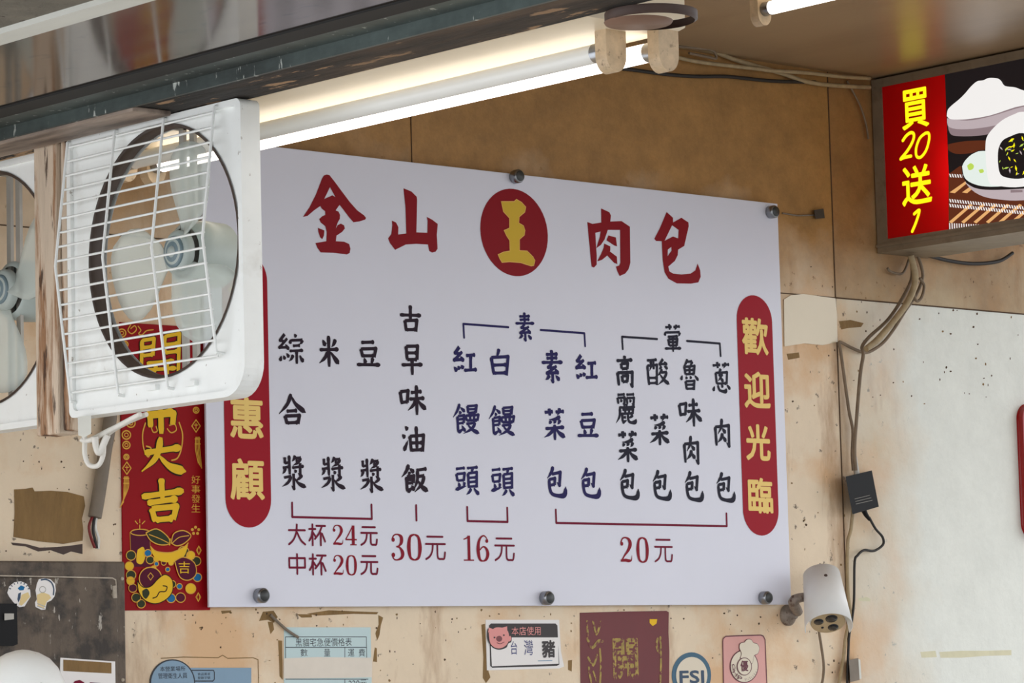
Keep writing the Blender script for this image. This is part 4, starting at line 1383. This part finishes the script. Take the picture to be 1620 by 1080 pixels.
# ------------------------------------------------------------------ bits fixed to the wall around the board
m = MB()
qa = pairs("1288 332 1303 330 1305 345 1290 346")
m.hull8([onY(x, y, -.012) for x, y in qa], [onY(x, y, -.0006) for x, y in qa], M_boltc)
m.tube([onY(x, y, -.003) for x, y in pairs("1238 337 1262 341 1290 340")], .0018, M_conduit, 6)
tag(m.build('cable_clip'), 'small dark cable clip on the tan wall right of the menu board', 'clip')
m = MB()
sheet(m, WALL, [WALL.px(*p) for p in pairs("1239 474 1250 467 1270 465 1321 472 1323 500 1324 541 1300 546 1272 543 1240 548")], M_film, .0006, .0016)
tag(m.build('plastic_film'), 'glossy whitish film patch stuck between the menu board and the hanging cables', 'film')
m = MB()
sheet(m, WALL, [WALL.px(*p) for p in pairs("1327 508 1345 506 1366 511 1362 517 1340 519 1331 521")], M_rough, .0004, .0004)
tag(m.build('torn_patch'), 'torn brown triangle on the wall beside the cable loop', 'patch')
m = MB()
sheet(m, WALL, [WALL.px(*p) for p in pairs("22 774 40 773 51 771 54 777 80 776 106 778 132 785 134 800 129 820 131 838 130 855 100 860 60 856 21 849 23 810")], M_rough, .0012, .0003)
sheet(m, WALL, [WALL.px(*p) for p in pairs("17 858 40 860 62 866 90 865 118 862 130 860 130 876 112 872 100 877 80 870 60 872 40 864 20 862")], M_discr, .0008, .0003)
tag(m.build('torn_backing'), 'torn patch of brown backing on the cream wall above the dark cabinet', 'patch')
m = MB()
qd = smooth([tuple(p) for p in pts_on('y', .016, "178 630 172 680 166 715 161 751 155 790 150 818")], 4)
m.tube(qd, .0125, M_conduit, 14)
cdt = m.build('conduit')
tag(cdt, 'grey conduit slanting down the wall left of the red lucky banner', 'conduit')
for i, (s_, mt) in enumerate((("147 816 141 832 144 850 150 866", M_redwire), ("150 816 147 836 150 852 153 867", M_cabled), ("153 816 151 834 156 852 155 868", M_cablew))):
    MB().tube(smooth([tuple(p) for p in pts_on('y', .012, s_)], 4), .0028, mt, 8).build('wire', cdt)

# ------------------------------------------------------------------ dark cabinet at the lower left
YC = -.060
CF = Face('y', YC)
cab = thing('wall_cabinet', CF.px(100, 1080)[0:1] + (YC, 1.50), 'dirty dark metal cabinet on the wall at the lower left', 'cabinet')
cx0, cx1 = CF.px(-120, 1000)[0], CF.px(199, 1000)[0]
ct = CF.px(195, 888)[1]
dz, dx1 = CF.px(183, 914)[1], CF.px(184, 980)[0]
m = MB().box((cx0, YC, 1.30), (cx1, -.0004, ct), M_cab)
m.build('body', cab, bevel=.003)
m = MB().box((cx0 + .02, YC - .004, 1.32), (dx1, YC - .0003, dz), M_cab)
m.build('door', cab, bevel=.0015)
DF = Face('y', YC - .004, .0004)
m = MB()
linepx(m, DF, pairs("-60 909 178 914 183 917 184 930"), 2.0, M_cabl, 1, ends=False)
m.build('worn_edge', cab)
m = MB().tube([onY(181, 926, YC - .006), onY(182, 946, YC - .006)], .004, M_cabl, 10)
m.build('hinge', cab)
for x, y in ((193, 915), (194, 1075)):
    p = onY(x, y, YC)
    MB().lathe(p, (0, -1, 0), ((.0002, .0035), (.002, .003), (.0025, 0)), M_cabl, 14).build('screw', cab)
m = MB()
qa = pairs("-14 958 24 958 25 1016 20 1018 -14 1018")
m.hull8([onY(x, y, YC - .026) for x, y in qa], [onY(x, y, YC - .0045) for x, y in qa], M_black)
lt = m.build('latch', cab, bevel=.004)
m = MB()
qa = pairs("7 970 22 970 22 979 7 981")
m.hull8([onY(x, y, YC - .029) for x, y in qa], [onY(x, y, YC - .0255) for x, y in qa], M_strut)
m.build('latch_plate', lt)

cl = crop(0, 860, 4.909)
m = MB()
sheet(m, DF, [DF.px(*p) for p in cl(pairs("55 380 70 330 110 298 160 290 205 310 232 360 236 410 210 450 190 485 150 492 130 480 100 450 70 410"))], M_pw, .0006, .0003)
fillpx(m, DF, cl(pairs("135 345 160 322 190 335 180 360 150 362")), M_pblue, 3)
fillpx(m, DF, cl(pairs("140 385 160 376 156 420 140 455 132 430")), M_fsit, 3)
fillpx(m, DF, cl(pairs("165 395 215 375 230 410 200 445 165 480 145 470")), M_tan := mat('straw_print', srgb(226, 200, 140), .5), 3.1)
for i in range(8):
    a = math.radians(20 + 20 * i)
    x, y = 147 + 72 * math.cos(a), 372 - 66 * math.sin(a)
    linepx(m, DF, cl([(x, y), (x + 9 * math.cos(a), y - 9 * math.sin(a))]), 1.6, M_fsit, 3)
tag(m.build('sticker'), 'white round sticker with a blue mark, left of the two on the dark cabinet', 'sticker', 'stickers on the cabinet')
m = MB()
sheet(m, DF, [DF.px(*p) for p in cl(pairs("300 275 340 266 390 275 425 310 432 360 420 410 395 440 362 455 350 510 320 512 275 490 270 455 285 430 275 360 285 310"))], M_pw, .0006, .0003)
linepx(m, DF, cl(pairs("318 280 355 276 396 300 414 345 412 395")), 2.4, M_fsit, 3, 4)
fillpx(m, DF, cl(pairs("285 395 330 375 380 395 395 420 360 448 340 500 290 480 285 440")), M_tan, 3)
linepx(m, DF, cl(circ(328, 355, 24, n=16) + [(352, 355)]), 1.2, M_strut, 3)
linepx(m, DF, cl(pairs("290 465 348 488")), 1.6, M_strut, 3.2)
linepx(m, DF, cl(pairs("286 482 342 504")), 1.6, M_strut, 3.2)
tag(m.build('sticker'), 'white light-bulb shaped sticker, right of the two on the dark cabinet', 'sticker', 'stickers on the cabinet')

card = thing('notice_card', DF.px(138, 1100)[0:1] + (YC - .004, DF.px(138, 1100)[1]), 'white card with a brown tape band on the dark cabinet', 'card')
m = MB()
sheet(m, DF, [DF.px(*p) for p in pairs("95 1040 181 1046 182 1110 93 1106")], M_pw, .002, .0003)
m.build('card', card)
CD = Face('y', YC - .0063, .0004)
m = MB()
sheet(m, CD, [CD.px(*p) for p in pairs("100 1043 176 1048 176 1065 100 1061")], M_rough, .0004, .0003)
m.build('tape', card)
m = MB()
fillpx(m, CD, pairs("113 1084 118 1077 126 1075 133 1079 136 1090 130 1104 114 1104"), M_maroon, 1)
fillpx(m, CD, pairs("142 1079 159 1080 158 1084 149 1084 148 1104 141 1104"), M_maroon, 1)
m.build('card_print', card)

m = MB()
cb_ = onY(36, 1085, -.30)
m.lathe(cb_ + Vector((0, 0, .062)), (0, 0, -1), ((0, 0), (.0015, .012), (.006, .028), (.016, .046), (.032, .060), (.055, .070), (.10, .078), (.20, .082), (.24, .080), (.245, 0)), M_white, 36)
tag(m.build('white_cover', None), 'white rounded plastic cover poking into the bottom left corner', 'cover')

# fan cord and terminal box
fan1 = bpy.data.objects['exhaust_fan']
XC = XF - .006
m = MB()
qb = pairs("124 661 143 659 143 684 134 689 125 687")
m.hull8([onX(x, y, XC - .012) for x, y in qb], [onX(x, y, XC + .012) for x, y in qb], M_trimw)
m.build('terminal_box', fan1, bevel=.002)
for s_, r_ in (("130 668 134 694 134 718 141 735 155 736 163 720 166 694 179 680 207 665 232 655", .0040), ("128 694 134 697 145 695 166 684 190 672 222 655", .0042),
               ("150 690 152 706 157 716 163 704 170 688", .0055)):
    q = smooth([tuple(onX(x, y, XC + .004 + .004 * i)) for i, (x, y) in enumerate(pairs(s_))], 5)
    MB().tube(q, r_, M_cablew, 8).build('power_cord', fan1)

# ------------------------------------------------------------------ papers and labels along the bottom
lab = thing('hygiene_label', WALL.px(310, 1100)[0:1] + (0, WALL.px(310, 1100)[1]), 'steel blue label with a round head printed in dark text, left of the price sheet', 'label')
WF = Face('y', 0, .0005)
m = MB()
sheet(m, WF, [WF.px(*p) for p in pairs("296 1056 397 1056 397 1100 296 1100")], M_steel, .0008, .0003)
linepx(m, WF, pairs("303 1060 337 1060 338.5 1063 338.5 1074 336 1077 303 1077"), 1.6, M_print, 3)
m.build('strip', lab)
m = MB()
cc = [(272 + 36 * math.cos(t_), 1080 - 37.5 * math.sin(t_)) for t_ in [math.radians(i * 9) for i in range(40)]]
sheet(m, WF, [WF.px(*p) for p in cc], M_print, .0012, .0006)
ci = [(272 + 34 * math.cos(t_), 1080 - 35.5 * math.sin(t_)) for t_ in [math.radians(i * 9) for i in range(40)]]
fillpx(m, WF, ci, M_steel, 4.2)
m.build('round_head', lab)
m = MB()
typeset(m, WF, '本營業場所', pxbox(WF, 252, 1053.5, 292, 1061.5), M_print, 0, 5)
typeset(m, WF, '管理衛生人員', pxbox(WF, 249, 1064, 295, 1073), M_print, 0, 5)
m.build('label_text', lab)
m = MB()
typeset(m, WF, '食品業者', pxbox(WF, 312, 1063.5, 332, 1068), M_print, 0, 3)
typeset(m, WF, '登錄字號', pxbox(WF, 312, 1069.5, 332, 1074), M_print, 0, 3)
m.build('label_text', lab)
m = MB()
linepx(m, WF, pairs("254 1041 290 1039 345 1040 352 1036 360 1041 400 1040 408 1043 409 1090"), 1.5, M_rough, .6, ends=False)
m.build('sleeve_edge', lab)

pr = thing('price_sheet', WALL.px(518, 1100)[0:1] + (0, WALL.px(518, 1100)[1]), 'pale blue price table sheet with a white tape strip below the menu board', 'sheet')
m = MB()
sheet(m, WF, [WF.px(*p) for p in pairs("449 992 586 992 588 1110 449 1110")], M_sky, .0005, .0004)
m.build('paper', pr)
m = MB()
for q in ("451 1007 579 1007", "451 1023.6 579 1023.6", "451 1007 451.6 1066", "579 1007 580 1066", "545 1024 545 1040", "451 1074 582 1074", "545 1074 545 1090"):
    linepx(m, WF, pairs(q), 1.1, M_print, 2, ends=False)
m.build('table_lines', pr)
m = MB()
for ch, *b in (('黑貓宅急便價格表', 467, 1009, 556, 1022), ('數', 475, 1026, 486, 1038), ('量', 512, 1026, 522, 1038), ('運', 550, 1026, 560, 1038), ('費', 567, 1026, 577, 1038),
               ('220元', 551, 1075, 580, 1086)):
    typeset(m, WF, ch, pxbox(WF, *b), M_print, 0, 2)
m.build('table_text', pr)
m = MB()
sheet(m, WF, [WF.px(*p) for p in pairs("448 1041 500 1039 588 1040 588 1071 540 1072 448 1073")], M_tape, .0004, .0014)
m.build('tape', pr)

pg = thing('pork_sticker', WALL.px(828, 1060)[0:1] + (0, WALL.px(828, 1060)[1]), 'white sticker with a pink pig face and black header below the menu board', 'sticker')
m = MB()
sheet(m, WF, [WF.px(*p) for p in pairs("768 980 884 980 887 1030 892 1054 884 1057 770 1060")], M_pw, .0006, .0003)
m.build('paper', pg)
m = MB()
fillpx(m, WF, pairs("776 986 878 986 881 989 884 1051 880 1053 778 1056 775 1053 773 989"), M_pk, 3)
fillpx(m, WF, pairs("775 1008 882 1008 882.6 1049.6 777 1053.6"), M_pw, 4)
typeset(m, WF, '本店使用', pxbox(WF, 808, 991, 854, 1004.6), M_pink, 0, 5)
bold(m, WF, '豬', pxbox(WF, 856, 1012, 877, 1040), M_pk, .0012, 5)
typeset(m, WF, '台', pxbox(WF, 807, 1014, 817, 1035), M_inkblue, 0, 5)
typeset(m, WF, '灣', pxbox(WF, 828, 1012, 842, 1036), M_inkblue, 0, 5)
linepx(m, WF, pairs("850 1045 872 1044.5"), 1.2, M_steel, 5)
m.build('card_print', pg)
m = MB()
cpg = crop(700, 860, 4.909)
FG = lambda s_, mt, k, sm=4: fillpx(m, WF, cpg(pairs(s_)), mt, k, sm=sm)
FG("345 660 400 640 450 645 500 640 505 690 530 720 528 760 505 775 490 805 440 822 390 810 355 770 340 720", M_pk, 5)
FG("352 690 400 652 450 650 495 670 510 720 500 770 470 800 430 812 390 800 362 765", M_pink, 6)
FG("345 690 352 650 395 665", M_pink, 6.4, 0)
FG("450 652 494 640 496 690", M_pink, 6.4, 0)
FG("500 725 520 715 526 745 505 758", M_pink, 6.6)
fillpx(m, WF, cpg(circ(432, 737, 23, 23, 18)), M_pinkd, 7)
for x, y in ((395, 727), (468, 709)):
    fillpx(m, WF, cpg(circ(x, y, 7, 7, 10)), M_pk, 7)
linepx(m, WF, cpg(pairs("415 768 440 776 470 762")), 1.1, M_pinkd, 7, 3)
m.build('pig_face', pg)

cp = thing('couplet_paper', WALL.px(987, 1100)[0:1] + (0, WALL.px(987, 1100)[1]), 'dark red paper couplet with worn gold characters, below the menu board', 'couplet')
m = MB()
sheet(m, WF, [WF.px(*p) for p in pairs("917 969 985 967 1054 966 1057.5 968 1057 1000 1058.5 1030 1058 1110 918.5 1110")], M_paperdk, .0006, .0004)
m.build('paper', cp)
m = MB()
bold(m, WF, '開', pxbox(WF, 969, 1009, 1009, 1074), M_worn, .0018, 2.4)
rs = random.Random(11)
for q in ("928 983 930 1010", "938 983 943 1003 950 983", "929 1010 936 1024 946 1014 952 1014", "930 1040 938 1052 944 1036", "948 1026 950 1050 948 1090", "931 1056 934 1078", "938 1062 944 1080",
          "1044 1008 1045 1050 1043 1090", "1040 1010 1038 1020 1042 1034"):
    linepx(m, WF, pairs(q), rs.uniform(3, 5.5), M_worn, 2.4, 3)
fillpx(m, WF, pairs("1027 979 1039 979 1038 986 1032 990 1027 985"), M_pgold, 2.4)
m.build('worn_gold_print', cp)

fs_ = thing('round_sticker', WALL.px(1093, 1100)[0:1] + (0, WALL.px(1093, 1100)[1]), 'round cream sticker with a teal ring and navy letters, right of the red couplet', 'sticker')
m = MB()
cr = lambda k: [(1093.6 + 31 * k * math.cos(math.radians(i * 9)), 1068 + 36.5 * k * math.sin(math.radians(i * 9))) for i in range(40)]
sheet(m, WF, [WF.px(*p) for p in cr(1)], M_teal, .0006, .0003)
fillpx(m, WF, cr(.80), M_fsi, 3)
m.build('disc', fs_)
m = MB()
bold(m, WF, 'FSI', pxbox(WF, 1074, 1060, 1113, 1081), M_fsit, .0012, 4)
m.build('sticker_text', fs_)

gh = thing('hygiene_sticker', WALL.px(1176, 1100)[0:1] + (0, WALL.px(1176, 1100)[1]), 'salmon rectangular sticker with a chef hat emblem, below the security camera side of the board', 'sticker')
cg = crop(960, 860, 4.909)
m = MB()
rrp = cg(pairs("897 760 900 735 920 718 1000 714 1190 708 1212 716 1226 745 1232 900 1242 1150 905 1150"))
sheet(m, WF, [WF.px(*p) for p in rrp], M_ghp, .0006, .0003)
linepx(m, WF, rrp + rrp[:1], 1.8, M_ghpl, 3)
m.build('paper', gh)
m = MB()
fillpx(m, WF, cg(circ(1062, 950, 112, 130, 36)), M_ghpl, 3)
fillpx(m, WF, cg(circ(1062, 950, 105, 122, 36)), M_fsi, 4)
hat = "1030 885 1040 850 1024 810 1030 775 1062 765 1080 745 1112 745 1132 770 1160 778 1176 810 1165 850 1135 868 1120 930 1085 905"
FG2 = lambda s_, mt, k, sm=4: fillpx(m, WF, cg(pairs(s_)), mt, k, sm=sm)
FG2(hat, M_ghpl, 5)
linepx(m, WF, cg(pairs(hat + " 1030 885")), 1.6, M_ghpl, 5, 4)
FG2(hat, M_fsi, 6)
fillpx(m, WF, cg(circ(1060, 952, 58, 70, 30)), M_ghpl, 6.5)
fillpx(m, WF, cg(circ(1060, 952, 52, 64, 30)), M_fsi, 7)
m.build('emblem', gh)
m = MB()
bold(m, WF, '優', pxbox(WF, *cg([(1028, 905)])[0], *cg([(1088, 990)])[0]), M_ghpl, .0007, 8)
for ch, x, y, a, h_ in (('G', 975, 955, -70, 17), ('H', 988, 1005, -48, 17), ('P', 1024, 1042, -22, 17)) + tuple(
        (c_, 1066 + i * 12, 1052 - i * i * 1.15, 10 + i * 7, 9) for i, c_ in enumerate('EXCELLENT')):
    x0_, y0_ = cg([(x - h_, y - h_)])[0]
    x1_, y1_ = cg([(x + h_, y + h_)])[0]
    b_ = pxbox(WF, x0_, y0_, x1_, y1_)
    if h_ < 12:
        b_ = (b_[0] * .65 + b_[2] * .35, b_[1], b_[0] * .35 + b_[2] * .65, b_[3])
    typeset(m, WF, ch, b_, M_ghpl, 0, 8, math.radians(a))
m.build('emblem_text', gh)

# red panel at the right edge
m = MB()
RW = .02
xr = onY(1611, 700).x
zt_, zb_ = onY(1616, 641).z, onY(1616, 850).z
rad_ = .035
lp = [(xr + rad_ + rad_ * math.cos(math.radians(a)), zt_ - rad_ + rad_ * math.sin(math.radians(a))) for a in range(180, 89, -10)]
lp += [(xr + .30 - rad_ + rad_ * math.cos(math.radians(a)), zt_ - rad_ + rad_ * math.sin(math.radians(a))) for a in range(90, -1, -10)]
lp += [(xr + .30 - rad_ + rad_ * math.cos(math.radians(a)), zb_ + rad_ + rad_ * math.sin(math.radians(a))) for a in range(0, -91, -10)]
lp += [(xr + rad_ + rad_ * math.cos(math.radians(a)), zb_ + rad_ + rad_ * math.sin(math.radians(a))) for a in range(270, 179, -10)]
m.hull8([(u, -RW, v) for u, v in lp], [(u, -.0005, v) for u, v in lp], M_redgloss)
tag(m.build('red_panel', bevel=.004), 'glossy red rounded panel on the white wall at the right edge', 'panel')
